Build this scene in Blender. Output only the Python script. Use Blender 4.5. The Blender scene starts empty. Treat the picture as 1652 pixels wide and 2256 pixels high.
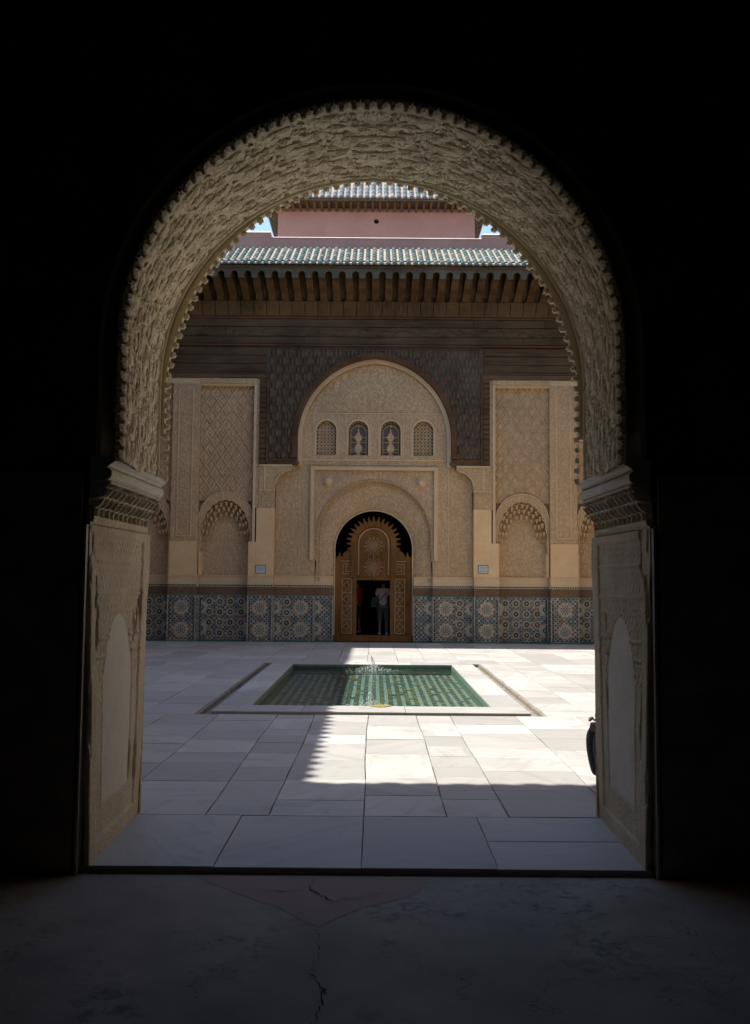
import bpy, bmesh, math, random
import numpy as np
from math import sin, cos, pi, radians, sqrt, atan2, tan
from mathutils import Vector, Matrix
from mathutils.geometry import tessellate_polygon
random.seed(11); rng = np.random.default_rng(5)
S = bpy.context.scene
COL = S.collection

# ------------------------------------------------------------ camera, sky, sun, exposure
cd = bpy.data.cameras.new('camera'); cam = bpy.data.objects.new('camera', cd); COL.objects.link(cam)
cd.sensor_fit = 'HORIZONTAL'; cd.sensor_width = 36.0; cd.lens = 36.0*2100/1652
cd.clip_start = 0.05; cd.clip_end = 600
cam.matrix_world = Matrix.Translation((0.03, -5.83, 1.70)) @ Matrix.Rotation(radians(90)+math.atan(155/2100), 4, 'X') @ Matrix.Rotation(radians(0.45), 4, 'Z')
S.camera = cam
SUNV = Vector((-5.25, 0.55, 10.45)).normalized()      # towards the sun
W = bpy.data.worlds.new('World'); S.world = W; W.use_nodes = True
nt = W.node_tree; sky = nt.nodes.new('ShaderNodeTexSky'); sky.sky_type = 'NISHITA'; sky.sun_disc = False
sky.sun_elevation = math.asin(SUNV.z); sky.sun_rotation = atan2(SUNV.x, SUNV.y)
sky.air_density = 1.0; sky.dust_density = 0.7; sky.ozone_density = 0.9; sky.altitude = 1500
nt.nodes['Background'].inputs['Strength'].default_value = 0.15
nt.links.new(sky.outputs[0], nt.nodes['Background'].inputs['Color'])
sd = bpy.data.lights.new('sun', 'SUN'); sd.energy = 3.0; sd.angle = radians(0.5); sd.color = (1.0, 0.972, 0.93)
sun = bpy.data.objects.new('sun', sd); COL.objects.link(sun)
sun.rotation_euler = SUNV.to_track_quat('Z', 'Y').to_euler(); sun.location = (-20, 10, 40)
S.view_settings.view_transform = 'Standard'; S.view_settings.look = 'None'
S.view_settings.exposure = 1.2; S.view_settings.gamma = 1.0; S.view_settings.use_curve_mapping = False
S.cycles.max_bounces = 10; S.cycles.diffuse_bounces = 8; S.cycles.glossy_bounces = 3
S.cycles.transparent_max_bounces = 12; S.cycles.sample_clamp_indirect = 6.0
S.cycles.caustics_reflective = False; S.cycles.caustics_refractive = False

# ------------------------------------------------------------ material helpers
class NT:
    def __init__(s, name):
        s.m = bpy.data.materials.new(name); s.m.use_nodes = True; s.t = s.m.node_tree
        s.b = s.t.nodes['Principled BSDF']; s.out = s.t.nodes['Material Output']
        s._p = None
    def n(s, k, **kw):
        o = s.t.nodes.new('ShaderNode'+k)
        for a, v in kw.items():
            if a.startswith('i_'): o.inputs[a[2:].replace('_', ' ')].default_value = v
            else: setattr(o, a, v)
        return o
    def l(s, a, b): s.t.links.new(a, b)
    def pos(s):
        if s._p is None: s._p = s.n('NewGeometry').outputs['Position']
        return s._p
    def mp(s, scale, src=None):
        o = s.n('VectorMath', operation='MULTIPLY'); s.l(src or s.pos(), o.inputs[0]); o.inputs[1].default_value = scale; return o.outputs[0]
    def noise(s, scale, detail=4, rough=0.55, vec=None, dist=0.0):
        o = s.n('TexNoise'); o.inputs['Scale'].default_value = scale; o.inputs['Detail'].default_value = detail
        o.inputs['Roughness'].default_value = rough; o.inputs['Distortion'].default_value = dist
        s.l(vec or s.pos(), o.inputs['Vector']); return o.outputs['Fac']
    def vor(s, scale, vec=None, feature='F1', rnd=1.0, dist='EUCLIDEAN'):
        o = s.n('TexVoronoi', feature=feature); 
        if feature != 'DISTANCE_TO_EDGE': o.distance = dist
        o.inputs['Scale'].default_value = scale
        if 'Randomness' in o.inputs: o.inputs['Randomness'].default_value = rnd
        s.l(vec or s.pos(), o.inputs['Vector']); return o
    def ramp(s, fac, stops, interp='LINEAR'):
        o = s.n('ValToRGB'); e = o.color_ramp; e.interpolation = interp
        while len(e.elements) < len(stops): e.elements.new(0.5)
        for el, (p, c) in zip(e.elements, stops):
            el.position = p; el.color = (c, c, c, 1) if not isinstance(c, (tuple, list)) else (*c, 1)
        s.l(fac, o.inputs['Fac']); return o.outputs['Color']
    def mix(s, fac, a, b, mode='MIX'):
        o = s.n('Mix', data_type='RGBA', blend_type=mode)
        for v, i in ((fac, 0), (a, 6), (b, 7)):
            if isinstance(v, (int, float)): o.inputs[i].default_value = v
            elif isinstance(v, (tuple, list)): o.inputs[i].default_value = (*v, 1)
            else: s.l(v, o.inputs[i])
        return o.outputs[2]
    def math(s, op, a, b=None, c=None):
        o = s.n('Math', operation=op)
        for v, i in ((a, 0), (b, 1), (c, 2)):
            if v is None: continue
            if isinstance(v, (int, float)): o.inputs[i].default_value = v
            else: s.l(v, o.inputs[i])
        return o.outputs[0]
    def bump(s, h, strength=0.5, dist=0.02, prev=None):
        o = s.n('Bump'); o.inputs['Strength'].default_value = strength; o.inputs['Distance'].default_value = dist
        s.l(h, o.inputs['Height'])
        if prev is not None: s.l(prev, o.inputs['Normal'])
        return o.outputs['Normal']
    def fin(s, col, rough=0.85, normal=None, spec=0.3, metal=0.0):
        if isinstance(col, (tuple, list)): s.b.inputs['Base Color'].default_value = (*col, 1)
        else: s.l(col, s.b.inputs['Base Color'])
        if isinstance(rough, (int, float)): s.b.inputs['Roughness'].default_value = rough
        else: s.l(rough, s.b.inputs['Roughness'])
        s.b.inputs['Specular IOR Level'].default_value = spec; s.b.inputs['Metallic'].default_value = metal
        if normal is not None: s.l(normal, s.b.inputs['Normal'])
        return s.m
    def rnd(s):
        a = s.n('NewGeometry').outputs['Random Per Island']; b = s.n('ObjectInfo').outputs['Random']
        return s.math('FRACT', s.math('ADD', a, b))

def m_plaster(name, col, fine=0.5, fscale=16.0, stain=0.25, warm=None):
    t = NT(name); x, y, z = 1, 1, 1
    big = t.noise(0.8, 5, 0.6); mid = t.noise(5.0, 6, 0.6)
    c = t.mix(t.ramp(big, [(0.3, 0), (0.7, 1)]), tuple(v*0.86 for v in col), tuple(min(1, v*1.08) for v in col))
    if warm: c = t.mix(t.ramp(t.noise(1.7, 4, 0.7), [(0.45, 0), (0.72, 1)]), c, warm)
    c = t.mix(t.math('MULTIPLY', t.ramp(mid, [(0.35, 1), (0.62, 0)]), stain), c, tuple(v*0.6 for v in col))
    n1 = t.bump(t.noise(60, 3), 0.25, 0.01)
    if fine > 0:
        v = t.vor(fscale, vec=t.mp((1, 1, 0.8)), feature='SMOOTH_F1')
        v2 = t.vor(fscale*1.9, feature='SMOOTH_F1')
        h = t.math('ADD', t.ramp(v.outputs['Distance'], [(0.25, 1), (0.5, 0)]), t.ramp(v2.outputs['Distance'], [(0.2, 1), (0.5, 0)]))
        n1 = t.bump(h, fine*0.7, 0.012, n1)
        c = t.mix(t.math('MULTIPLY', t.ramp(h, [(0.3, 1), (1.0, 0)]), 0.55*fine), c, tuple(v*0.50 for v in col))  # shade of the carved hollows put into the colour
    return t.fin(c, 0.92, n1, 0.15)

def m_wood(name, dark, light, axis=(0.7, 3, 14), bump=0.4):
    t = NT(name)
    g = t.noise(2.0, 8, 0.65, vec=t.mp(axis), dist=0.4); b = t.noise(0.7, 4, 0.6)
    c = t.mix(t.ramp(g, [(0.32, 0), (0.68, 1)]), dark, light)
    c = t.mix(t.math('MULTIPLY', t.ramp(b, [(0.4, 0), (0.7, 1)]), 0.55), c, tuple(v*1.5+0.012 for v in light))
    return t.fin(c, 0.75, t.bump(g, bump, 0.03), 0.2)

def m_marble(name, base=(0.58, 0.555, 0.50)):
    t = NT(name); r = t.rnd()
    off = t.n('VectorMath', operation='ADD'); t.l(t.pos(), off.inputs[0])
    cmb = t.n('CombineXYZ'); t.l(t.math('MULTIPLY', r, 37.0), cmb.inputs[0]); t.l(t.math('MULTIPLY', r, 11.0), cmb.inputs[1]); t.l(cmb.outputs[0], off.inputs[1])
    rot = t.n('VectorRotate', rotation_type='Z_AXIS'); t.l(off.outputs[0], rot.inputs['Vector']); t.l(t.math('MULTIPLY', r, 9.0), rot.inputs['Angle'])
    v = rot.outputs[0]
    ve = t.noise(1.1, 8, 0.68, vec=t.mp((0.6, 3.2, 1), v), dist=1.3)
    cl = t.noise(1.3, 5, 0.55, vec=v); big = t.noise(0.45, 4)
    lo = tuple(x*0.70 for x in base); hi = tuple(min(1, x*1.14) for x in base)
    c = t.mix(t.ramp(r, [(0.0, 0), (1.0, 1)]), lo, hi)
    c = t.mix(t.math('MULTIPLY', t.ramp(ve, [(0.36, 1), (0.50, 0)]), 0.5), c, (0.30, 0.30, 0.31))
    c = t.mix(t.math('MULTIPLY', t.ramp(ve, [(0.60, 0), (0.70, 1)]), 0.45), c, (0.50, 0.40, 0.24))
    c = t.mix(t.math('MULTIPLY', t.ramp(cl, [(0.4, 1), (0.7, 0)]), 0.35), c, tuple(x*0.72 for x in base))
    c = t.mix(t.math('MULTIPLY', t.ramp(big, [(0.45, 0), (0.7, 1)]), 0.25), c, (0.42, 0.38, 0.31))
    st = t.math('MULTIPLY', t.ramp(t.noise(2.2, 7, 0.7, dist=0.8), [(0.55, 0), (0.70, 1)]), 0.5)
    c = t.mix(st, c, (0.30, 0.275, 0.23))
    sp = t.noise(42, 3, 0.7); c = t.mix(t.math('MULTIPLY', t.ramp(sp, [(0.66, 0), (0.74, 1)]), 0.4), c, (0.2, 0.18, 0.16))
    return t.fin(c, t.ramp(cl, [(0.3, 0.42), (0.7, 0.62)]), t.bump(t.noise(14, 5), 0.12, 0.01), 0.35)

def m_flat(name, col, rough=0.8, var=0.15, scale=12, spec=0.3, bump=0.1):
    t = NT(name); n = t.noise(scale, 5)
    c = t.mix(t.ramp(n, [(0.3, 0), (0.7, 1)]), tuple(v*(1-var) for v in col), tuple(min(1, v*(1+var)) for v in col))
    return t.fin(c, rough, t.bump(n, bump, 0.01) if bump else None, spec)

def m_rndtile(name, cols, rough=0.3, spec=0.5):
    t = NT(name); r = t.rnd(); n = len(cols)
    c = t.ramp(r, [(i/n, cols[i]) for i in range(n)], 'CONSTANT')
    c = t.mix(t.math('MULTIPLY', t.ramp(t.noise(9, 5), [(0.4, 0), (0.65, 1)]), 0.45), c, tuple(0.55*x+0.05 for x in cols[0]))
    return t.fin(c, rough, t.bump(t.noise(30, 3), 0.1, 0.01), spec)

def m_zellige(name):
    t = NT(name); g = 0.062
    q = t.n('VectorMath', operation='SCALE'); t.l(t.pos(), q.inputs[0]); q.inputs[3].default_value = 1/g
    ad = t.n('VectorMath', operation='ADD'); t.l(q.outputs[0], ad.inputs[0]); ad.inputs[1].default_value = (0.13, 0.3, 0.21)
    fl = t.n('VectorMath', operation='FLOOR'); t.l(ad.outputs[0], fl.inputs[0])
    sx = t.n('SeparateXYZ'); t.l(fl.outputs[0], sx.inputs[0])
    par = t.math('MODULO', t.math('ABSOLUTE', t.math('ADD', sx.outputs[0], sx.outputs[2])), 2.0)
    cx = t.n('CombineXYZ'); t.l(sx.outputs[0], cx.inputs[0]); t.l(sx.outputs[2], cx.inputs[1])
    wn = t.n('TexWhiteNoise', noise_dimensions='2D'); t.l(cx.outputs[0], wn.inputs['Vector'])
    big = t.ramp(t.noise(2.4, 3), [(0.40, 0), (0.60, 1)])
    ca = t.ramp(wn.outputs['Value'], [(0, (0.18, 0.215, 0.215)), (0.30, (0.42, 0.41, 0.35)), (0.62, (0.14, 0.20, 0.17)), (0.80, (0.38, 0.24, 0.10))], 'CONSTANT')
    cb = t.ramp(wn.outputs['Value'], [(0, (0.17, 0.205, 0.21)), (0.4, (0.36, 0.35, 0.31)), (0.75, (0.12, 0.18, 0.16))], 'CONSTANT')
    c = t.mix(big, ca, cb)
    fr = t.n('VectorMath', operation='FRACTION'); t.l(ad.outputs[0], fr.inputs[0])
    sf = t.n('SeparateXYZ'); t.l(fr.outputs[0], sf.inputs[0])
    e = t.math('MINIMUM', t.math('MINIMUM', sf.outputs[0], t.math('SUBTRACT', 1.0, sf.outputs[0])), t.math('MINIMUM', sf.outputs[2], t.math('SUBTRACT', 1.0, sf.outputs[2])))
    c = t.mix(t.math('MULTIPLY', t.math('GREATER_THAN', par, 0.5), t.math('GREATER_THAN', e, 0.13)), c, (0.03, 0.033, 0.038))
    return t.fin(c, 0.35, t.bump(t.ramp(e, [(0.0, 0), (0.12, 1)]), 0.3, 0.01), 0.4)

M = {}
M['marble'] = m_marble('marble'); M['mortar'] = m_flat('joint_mortar', (0.30, 0.27, 0.23), 0.95, 0.3)
PL = (0.63, 0.44, 0.25)
M['carved'] = m_plaster('carved_stucco', PL, 0.75, 17)
M['carved_big'] = m_plaster('carved_stucco_bold', tuple(v*1.02 for v in PL), 0.9, 14)
M['plain'] = m_plaster('smooth_stucco', (0.78, 0.555, 0.31), 0.0, stain=0.15, warm=(0.76, 0.49, 0.23))
M['trim'] = m_plaster('stucco_trim', (0.70, 0.515, 0.31), 0.15, 20, stain=0.1)
M['sebka'] = m_plaster('lattice_stucco', tuple(v*0.95 for v in PL), 0.45, 14, stain=0.5)
M['intrados'] = m_plaster('aged_gypsum', (0.80, 0.71, 0.53), 0.10, 60, stain=0.15)
M['jamb'] = m_plaster('jamb_stucco', (0.66, 0.58, 0.43), 0.35, 40, stain=0.5)
M['jambpale'] = m_plaster('pale_jamb_stucco', (0.70, 0.67, 0.58), 0.0, stain=0.25)
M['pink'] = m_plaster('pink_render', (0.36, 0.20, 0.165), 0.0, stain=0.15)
M['pinktop'] = m_plaster('sunlit_pink_render', (0.85, 0.68, 0.60), 0.0)  # paler copy of the pink render, sunlight put into the colour
M['wood'] = m_wood('old_cedar', (0.036, 0.023, 0.011), (0.11, 0.070, 0.036), axis=(0.5, 3, 9))
M['woodv'] = m_wood('old_cedar_upright', (0.045, 0.027, 0.012), (0.13, 0.08, 0.034), axis=(8, 3, 0.8))
M['woodg'] = m_wood('weathered_grey_cedar', (0.05, 0.037, 0.022), (0.125, 0.09, 0.055), axis=(0.4, 3, 7))
M['woodred'] = m_wood('reddish_cedar', (0.07, 0.03, 0.014), (0.15, 0.07, 0.035), axis=(0.4, 3, 6))
M['woodcarve'] = m_wood('carved_cedar', (0.07, 0.05, 0.031), (0.125, 0.09, 0.058), axis=(3, 3, 3), bump=0.2)
M['door'] = m_wood('oiled_cedar', (0.09, 0.036, 0.008), (0.20, 0.092, 0.022), axis=(6, 3, 1.2), bump=0.25)
M['doorpale'] = m_wood('pale_oiled_cedar', (0.26, 0.16, 0.08), (0.40, 0.27, 0.15), axis=(4, 3, 3), bump=0.2)
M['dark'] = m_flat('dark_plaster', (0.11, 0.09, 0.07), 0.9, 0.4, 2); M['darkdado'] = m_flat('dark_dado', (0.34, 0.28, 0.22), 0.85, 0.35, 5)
M['black'] = m_flat('hole_dark', (0.012, 0.012, 0.013), 0.95, 0.1)
M['roomdark'] = m_flat('inner_room_plaster', (0.02, 0.022, 0.022), 0.95)  # near-black colour puts the unlit room's darkness into the plaster
M['green'] = m_rndtile('green_glazed_tile', [(0.06, 0.125, 0.09), (0.09, 0.16, 0.12), (0.15, 0.20, 0.155), (0.055, 0.10, 0.08), (0.11, 0.15, 0.115), (0.24, 0.25, 0.19)], 0.32)
M['bluetile'] = m_rndtile('grey_green_glazed_tile', [(0.09, 0.125, 0.12), (0.14, 0.17, 0.15), (0.08, 0.10, 0.115), (0.28, 0.26, 0.21), (0.11, 0.15, 0.13)], 0.35)
M['pan'] = m_flat('roof_mortar', (0.44, 0.33, 0.24), 0.95, 0.25, 9)
M['zellige'] = m_zellige('zellige_mosaic')
M['cream'] = m_flat('cream_glaze', (0.44, 0.42, 0.33), 0.35, 0.15); M['orange'] = m_flat('ochre_glaze', (0.40, 0.19, 0.065), 0.35, 0.2)
M['blackg'] = m_flat('black_glaze', (0.02, 0.022, 0.026), 0.3); M['blueg'] = m_flat('blue_grey_glaze', (0.24, 0.27, 0.27), 0.35, 0.2)
M['greeng'] = m_flat('green_glaze', (0.06, 0.17, 0.12), 0.3, 0.2); M['brownz'] = m_plaster('brown_carved_tile', (0.26, 0.155, 0.09), 1.0, 26)
M['rimstone'] = m_marble('rim_marble', (0.58, 0.56, 0.50))
M['gutter'] = m_flat('worn_gutter_stone', (0.27, 0.235, 0.19), 0.9, 0.35, 5)
M['poolA'] = m_flat('pool_pale_green', (0.33, 0.42, 0.35), 0.4, 0.2); M['poolB'] = m_flat('pool_dark_green', (0.05, 0.085, 0.06), 0.4, 0.2)
M['poolD'] = m_flat('pool_mid_green', (0.14, 0.19, 0.145), 0.4, 0.2); M['poolC'] = m_flat('pool_ochre', (0.40, 0.30, 0.08), 0.4, 0.2); M['poolW'] = m_flat('pool_wall_green', (0.13, 0.215, 0.165), 0.35, 0.2)
M['iron'] = m_flat('old_iron', (0.06, 0.05, 0.045), 0.6); M['paleedge'] = m_flat('painted_edge', (0.45, 0.44, 0.40), 0.7)
M['skin'] = m_flat('skin', (0.38, 0.21, 0.14), 0.6, 0.05); M['hair'] = m_flat('dark_hair', (0.03, 0.02, 0.015), 0.7)
M['tee'] = m_flat('white_cotton', (0.72, 0.71, 0.74), 0.9, 0.06); M['shorts'] = m_flat('grey_canvas', (0.13, 0.15, 0.14), 0.9)
M['denim'] = m_flat('dark_denim', (0.045, 0.05, 0.065), 0.85, 0.25, 25); M['jacket'] = m_flat('navy_cloth', (0.035, 0.04, 0.07), 0.9)
M['leather'] = m_flat('brown_leather', (0.13, 0.07, 0.025), 0.55); M['red'] = m_flat('red_cotton', (0.42, 0.06, 0.03), 0.9)
M['teal'] = m_flat('teal_canvas', (0.05, 0.10, 0.12), 0.8); M['shoe'] = m_flat('white_trainer', (0.6, 0.63, 0.72), 0.6)
M['sign'] = m_flat('enamel_white', (0.62, 0.66, 0.66), 0.4, 0.05); M['signink'] = m_flat('sign_ink', (0.06, 0.09, 0.12), 0.5)

def m_concrete():
    t = NT('stained_concrete'); a = t.noise(1.1, 7, 0.6); b = t.noise(9, 8, 0.75, dist=0.6); f = t.noise(40, 5, 0.7)
    c = t.mix(t.ramp(a, [(0.35, 0), (0.65, 1)]), (0.24, 0.20, 0.165), (0.37, 0.315, 0.255))
    m = t.math('MULTIPLY', t.ramp(b, [(0.38, 1), (0.50, 0)]), t.ramp(t.noise(0.9, 3, vec=t.mp((1.3, 1, 1))), [(0.48, 0), (0.58, 1)]))
    c = t.mix(t.math('MULTIPLY', m, 0.75), c, (0.09, 0.09, 0.095))
    c = t.mix(t.math('MULTIPLY', t.ramp(f, [(0.6, 0), (0.7, 1)]), 0.35), c, (0.11, 0.10, 0.095))
    v = t.vor(2.6, feature='DISTANCE_TO_EDGE'); wv = t.n('VectorMath', operation='ADD')
    no = t.n('TexNoise'); no.inputs['Scale'].default_value = 5; no.inputs['Detail'].default_value = 6; t.l(t.pos(), no.inputs['Vector'])
    sc = t.n('VectorMath', operation='SCALE'); sc.inputs[3].default_value = 0.5; t.l(no.outputs['Color'], sc.inputs[0])
    t.l(t.pos(), wv.inputs[0]); t.l(sc.outputs[0], wv.inputs[1]); t.l(wv.outputs[0], v.inputs['Vector'])
    cr = t.math('MULTIPLY', t.ramp(v.outputs['Distance'], [(0.0, 1), (0.012, 0)]), t.ramp(t.noise(1.6, 3), [(0.5, 0), (0.6, 0.8)]))
    c = t.mix(cr, c, (0.03, 0.028, 0.027))
    return t.fin(c, 0.78, t.bump(t.math('ADD', b, f), 0.25, 0.01), 0.3)
M['concrete'] = m_concrete()
def m_redscreed():
    t = NT('worn_red_screed'); b = t.noise(7, 8, 0.7, dist=0.5)
    c = t.mix(t.ramp(b, [(0.35, 0), (0.65, 1)]), (0.33, 0.22, 0.165), (0.28, 0.215, 0.17))
    return t.fin(c, 0.8, t.bump(b, 0.2, 0.01), 0.3)
M['redscreed'] = m_redscreed()
M['crack'] = m_flat('crack_dirt', (0.02, 0.018, 0.016), 1.0)
def m_water():
    t = NT('pool_water'); m = t.m; t.t.nodes.remove(t.b)
    n = t.noise(5.5, 3, 0.5, vec=t.mp((1, 0.8, 1)), dist=0.5); n2 = t.noise(17, 3)
    nb = t.bump(t.math('ADD', n, t.math('MULTIPLY', n2, 0.4)), 0.35, 0.03)
    g = t.n('BsdfGlossy'); g.inputs['Roughness'].default_value = 0.03; t.l(nb, g.inputs['Normal'])
    tr = t.n('BsdfTransparent'); tr.inputs['Color'].default_value = (0.82, 0.92, 0.87, 1)
    fr = t.n('Fresnel'); fr.inputs['IOR'].default_value = 1.33; t.l(nb, fr.inputs['Normal'])
    mx = t.n('MixShader'); t.l(fr.outputs[0], mx.inputs[0]); t.l(tr.outputs[0], mx.inputs[1]); t.l(g.outputs[0], mx.inputs[2])
    t.l(mx.outputs[0], t.out.inputs['Surface']); return m
M['water'] = m_water()
def m_spray():
    t = NT('water_spray'); m = t.m
    tr = t.n('BsdfTransparent'); mx = t.n('MixShader'); mx.inputs[0].default_value = 0.5
    t.b.inputs['Base Color'].default_value = (0.85, 0.88, 0.88, 1); t.b.inputs['Roughness'].default_value = 0.15
    t.l(tr.outputs[0], mx.inputs[1]); t.l(t.b.outputs[0], mx.inputs[2]); t.l(mx.outputs[0], t.out.inputs['Surface']); return m
M['spray'] = m_spray()
def m_lead():
    t = NT('leaded_glass'); return t.fin((0.10, 0.07, 0.045), 0.35, None, 0.5)
M['pane'] = m_lead()

# ------------------------------------------------------------ object helpers
def link(name, me, parent=None, kind=None, smooth=False):
    o = bpy.data.objects.new(name, me); COL.objects.link(o)
    if parent is not None: o.parent = parent
    if kind: o['kind'] = kind
    if smooth and me is not None: me.polygons.foreach_set('use_smooth', [True]*len(me.polygons))
    return o
def thing(name, label, cat, loc=(0, 0, 0), group=None):
    o = bpy.data.objects.new(name, None); COL.objects.link(o); o.empty_display_size = 0.2
    o.location = loc; o['label'] = label; o['category'] = cat
    if group: o['group'] = group
    return o
def tag(o, label, cat, group=None):
    o['label'] = label; o['category'] = cat
    if group: o['group'] = group
    return o
class MB:
    """collects shapes into one mesh; mats is a list of material keys"""
    def __init__(s): s.v = []; s.f = []; s.mi = []; s.mats = []
    def mat(s, k):
        if k not in s.mats: s.mats.append(k)
        return s.mats.index(k)
    def add(s, vs, fs, k):
        b = len(s.v); s.v += [tuple(p) for p in vs]; i = s.mat(k)
        for f in fs: s.f.append(tuple(b+j for j in f)); s.mi.append(i)
    def box(s, x0, x1, y0, y1, z0, z1, k):
        if x0 > x1: x0, x1 = x1, x0
        s.add([(x0,y0,z0),(x1,y0,z0),(x1,y1,z0),(x0,y1,z0),(x0,y0,z1),(x1,y0,z1),(x1,y1,z1),(x0,y1,z1)],
              [(0,1,5,4),(1,2,6,5),(2,3,7,6),(3,0,4,7),(4,5,6,7),(3,2,1,0)], k)
    def quadslab(s, pts, z0, z1, k, bev=0.0):
        n = len(pts); vs = [(x, y, z0) for x, y in pts] + [(x, y, z1-bev) for x, y in pts]
        fs = [tuple(range(n-1, -1, -1))] + [(i, (i+1) % n, n+(i+1) % n, n+i) for i in range(n)]
        if bev:
            cx = sum(p[0] for p in pts)/n; cy = sum(p[1] for p in pts)/n
            vs += [(x+(cx-x)/max(abs(cx-x), .05)*bev*1.2, y+(cy-y)/max(abs(cy-y), .05)*bev*1.2, z1) for x, y in pts]
            fs += [(n+i, n+(i+1) % n, 2*n+(i+1) % n, 2*n+i) for i in range(n)]; fs.append(tuple(range(2*n, 3*n)))
        else: fs.append(tuple(range(n, 2*n)))
        s.add(vs, fs, k)
    def plate(s, outer, holes, y0, y1, k, back=True):
        """polygon in XZ (with holes) extruded from y0 (front) to y1"""
        loops = [outer]+list(holes)
        pts = [p for l in loops for p in l]
        tris = tessellate_polygon([[Vector((p[0], p[1], 0)) for p in l] for l in loops])
        n = len(pts); vs = [(x, y0, z) for x, z in pts]+[(x, y1, z) for x, z in pts]; fs = []
        for t in tris:
            a, b, c = (pts[i] for i in t)
            ar = (b[0]-a[0])*(c[1]-a[1])-(b[1]-a[1])*(c[0]-a[0])
            if abs(ar) < 1e-12: continue
            t = tuple(t) if ar > 0 else (t[0], t[2], t[1])
            fs.append(t)
            if back: fs.append((t[0]+n, t[2]+n, t[1]+n))
        o = 0
        for li, l in enumerate(loops):
            m = len(l); ar = sum(l[i][0]*l[(i+1) % m][1]-l[(i+1) % m][0]*l[i][1] for i in range(m))
            for i in range(m):
                a, b = o+i, o+(i+1) % m
                q = (a, b+0, b+n, a+n)
                fl = (ar > 0) == (li == 0)
                fs.append(q[::-1] if fl else q)
            o += m
        s.add(vs, fs, k)
    def bar(s, p, q, w, h, k, up=(0, 0, 1)):
        p = Vector(p); q = Vector(q); d = (q-p).normalized(); u = Vector(up)
        r = d.cross(u)
        if r.length < 1e-4: r = d.cross(Vector((1, 0, 0)))
        r.normalize(); u = r.cross(d); r = r*w/2; u = u*h/2
        vs = [p-r-u, p+r-u, p+r+u, p-r+u, q-r-u, q+r-u, q+r+u, q-r+u]
        s.add(vs, [(0,1,5,4),(1,2,6,5),(2,3,7,6),(3,0,4,7),(3,2,1,0),(4,5,6,7)], k)
    def tube(s, pts, rad, k, seg=8, cap=True):
        pts = [Vector(p) for p in pts]; n = len(pts)
        if not hasattr(rad, '__len__'): rad = [rad]*n
        vs = []; ref = None
        for i, p in enumerate(pts):
            d = (pts[min(i+1, n-1)]-pts[max(i-1, 0)]).normalized()
            a = d.cross(Vector((0, 0, 1)))
            if a.length < 1e-3: a = d.cross(Vector((0, 1, 0)))
            a.normalize()
            if ref is not None and a.dot(ref) < 0: a = -a
            ref = a; b = d.cross(a)
            for j in range(seg):
                t = 2*pi*j/seg; vs.append(p+a*cos(t)*rad[i]+b*sin(t)*rad[i])
        fs = [(i*seg+j, i*seg+(j+1) % seg, (i+1)*seg+(j+1) % seg, (i+1)*seg+j) for i in range(n-1) for j in range(seg)]
        if cap: fs += [tuple(range(seg-1, -1, -1)), tuple(range((n-1)*seg, n*seg))]
        s.add(vs, fs, k)
    def lathe(s, prof, c, axis, k, seg=14):
        """prof [(r,h)], axis 'z' or 'y' (towards -y)"""
        vs = []
        for r, h in prof:
            for j in range(seg):
                t = 2*pi*j/seg
                vs.append((c[0]+r*cos(t), c[1]+r*sin(t), c[2]+h) if axis == 'z' else (c[0]+r*cos(t), c[1]-h, c[2]+r*sin(t)))
        n = len(prof)
        fs = [(i*seg+j, i*seg+(j+1) % seg, (i+1)*seg+(j+1) % seg, (i+1)*seg+j) for i in range(n-1) for j in range(seg)]
        fs += [tuple(range(seg-1, -1, -1)), tuple(range((n-1)*seg, n*seg))]
        s.add(vs, fs, k)
    def mesh(s, name):
        me = bpy.data.meshes.new(name); me.from_pydata(s.v, [], s.f)
        for k in s.mats: me.materials.append(M[k])
        if len(s.mats) > 1: me.polygons.foreach_set('material_index', s.mi)
        me.update(); return me
    def build(s, name, parent=None, kind=None, smooth=False):
        return link(name, s.mesh(name), parent, kind, smooth)
def grid_mesh(name, P, k, parent=None, mask=None, smooth=True, kind=None, flip=False):
    """P (nu,nv,3) array -> quad mesh; mask (nu-1,nv-1) keeps faces"""
    nu, nv = P.shape[:2]; idx = np.arange(nu*nv).reshape(nu, nv)
    q = np.stack([idx[:-1, :-1], idx[1:, :-1], idx[1:, 1:], idx[:-1, 1:]], -1).reshape(-1, 4)
    if flip: q = q[:, ::-1]
    if mask is not None: q = q[mask.reshape(-1)]
    me = bpy.data.meshes.new(name); V = P.reshape(-1, 3)
    me.vertices.add(len(V)); me.vertices.foreach_set('co', V.astype(np.float32).ravel())
    me.loops.add(q.size); me.loops.foreach_set('vertex_index', q.astype(np.int32).ravel())
    me.polygons.add(len(q)); me.polygons.foreach_set('loop_start', np.arange(0, q.size, 4, dtype=np.int32)); me.polygons.foreach_set('loop_total', np.full(len(q), 4, dtype=np.int32))
    me.materials.append(M[k]); me.update(calc_edges=True)
    return link(name, me, parent, kind, smooth)
def boxo(name, dims, k, parent, kind=None):
    m = MB(); m.box(*dims, k); return m.build(name, parent, kind)
def arc(cx, cz, r, a0, a1, n): return [(cx+r*cos(a0+(a1-a0)*i/n), cz+r*sin(a0+(a1-a0)*i/n)) for i in range(n+1)]
def sstep(e0, e1, x): t = np.clip((x-e0)/(e1-e0), 0, 1); return t*t*(3-2*t)
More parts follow.
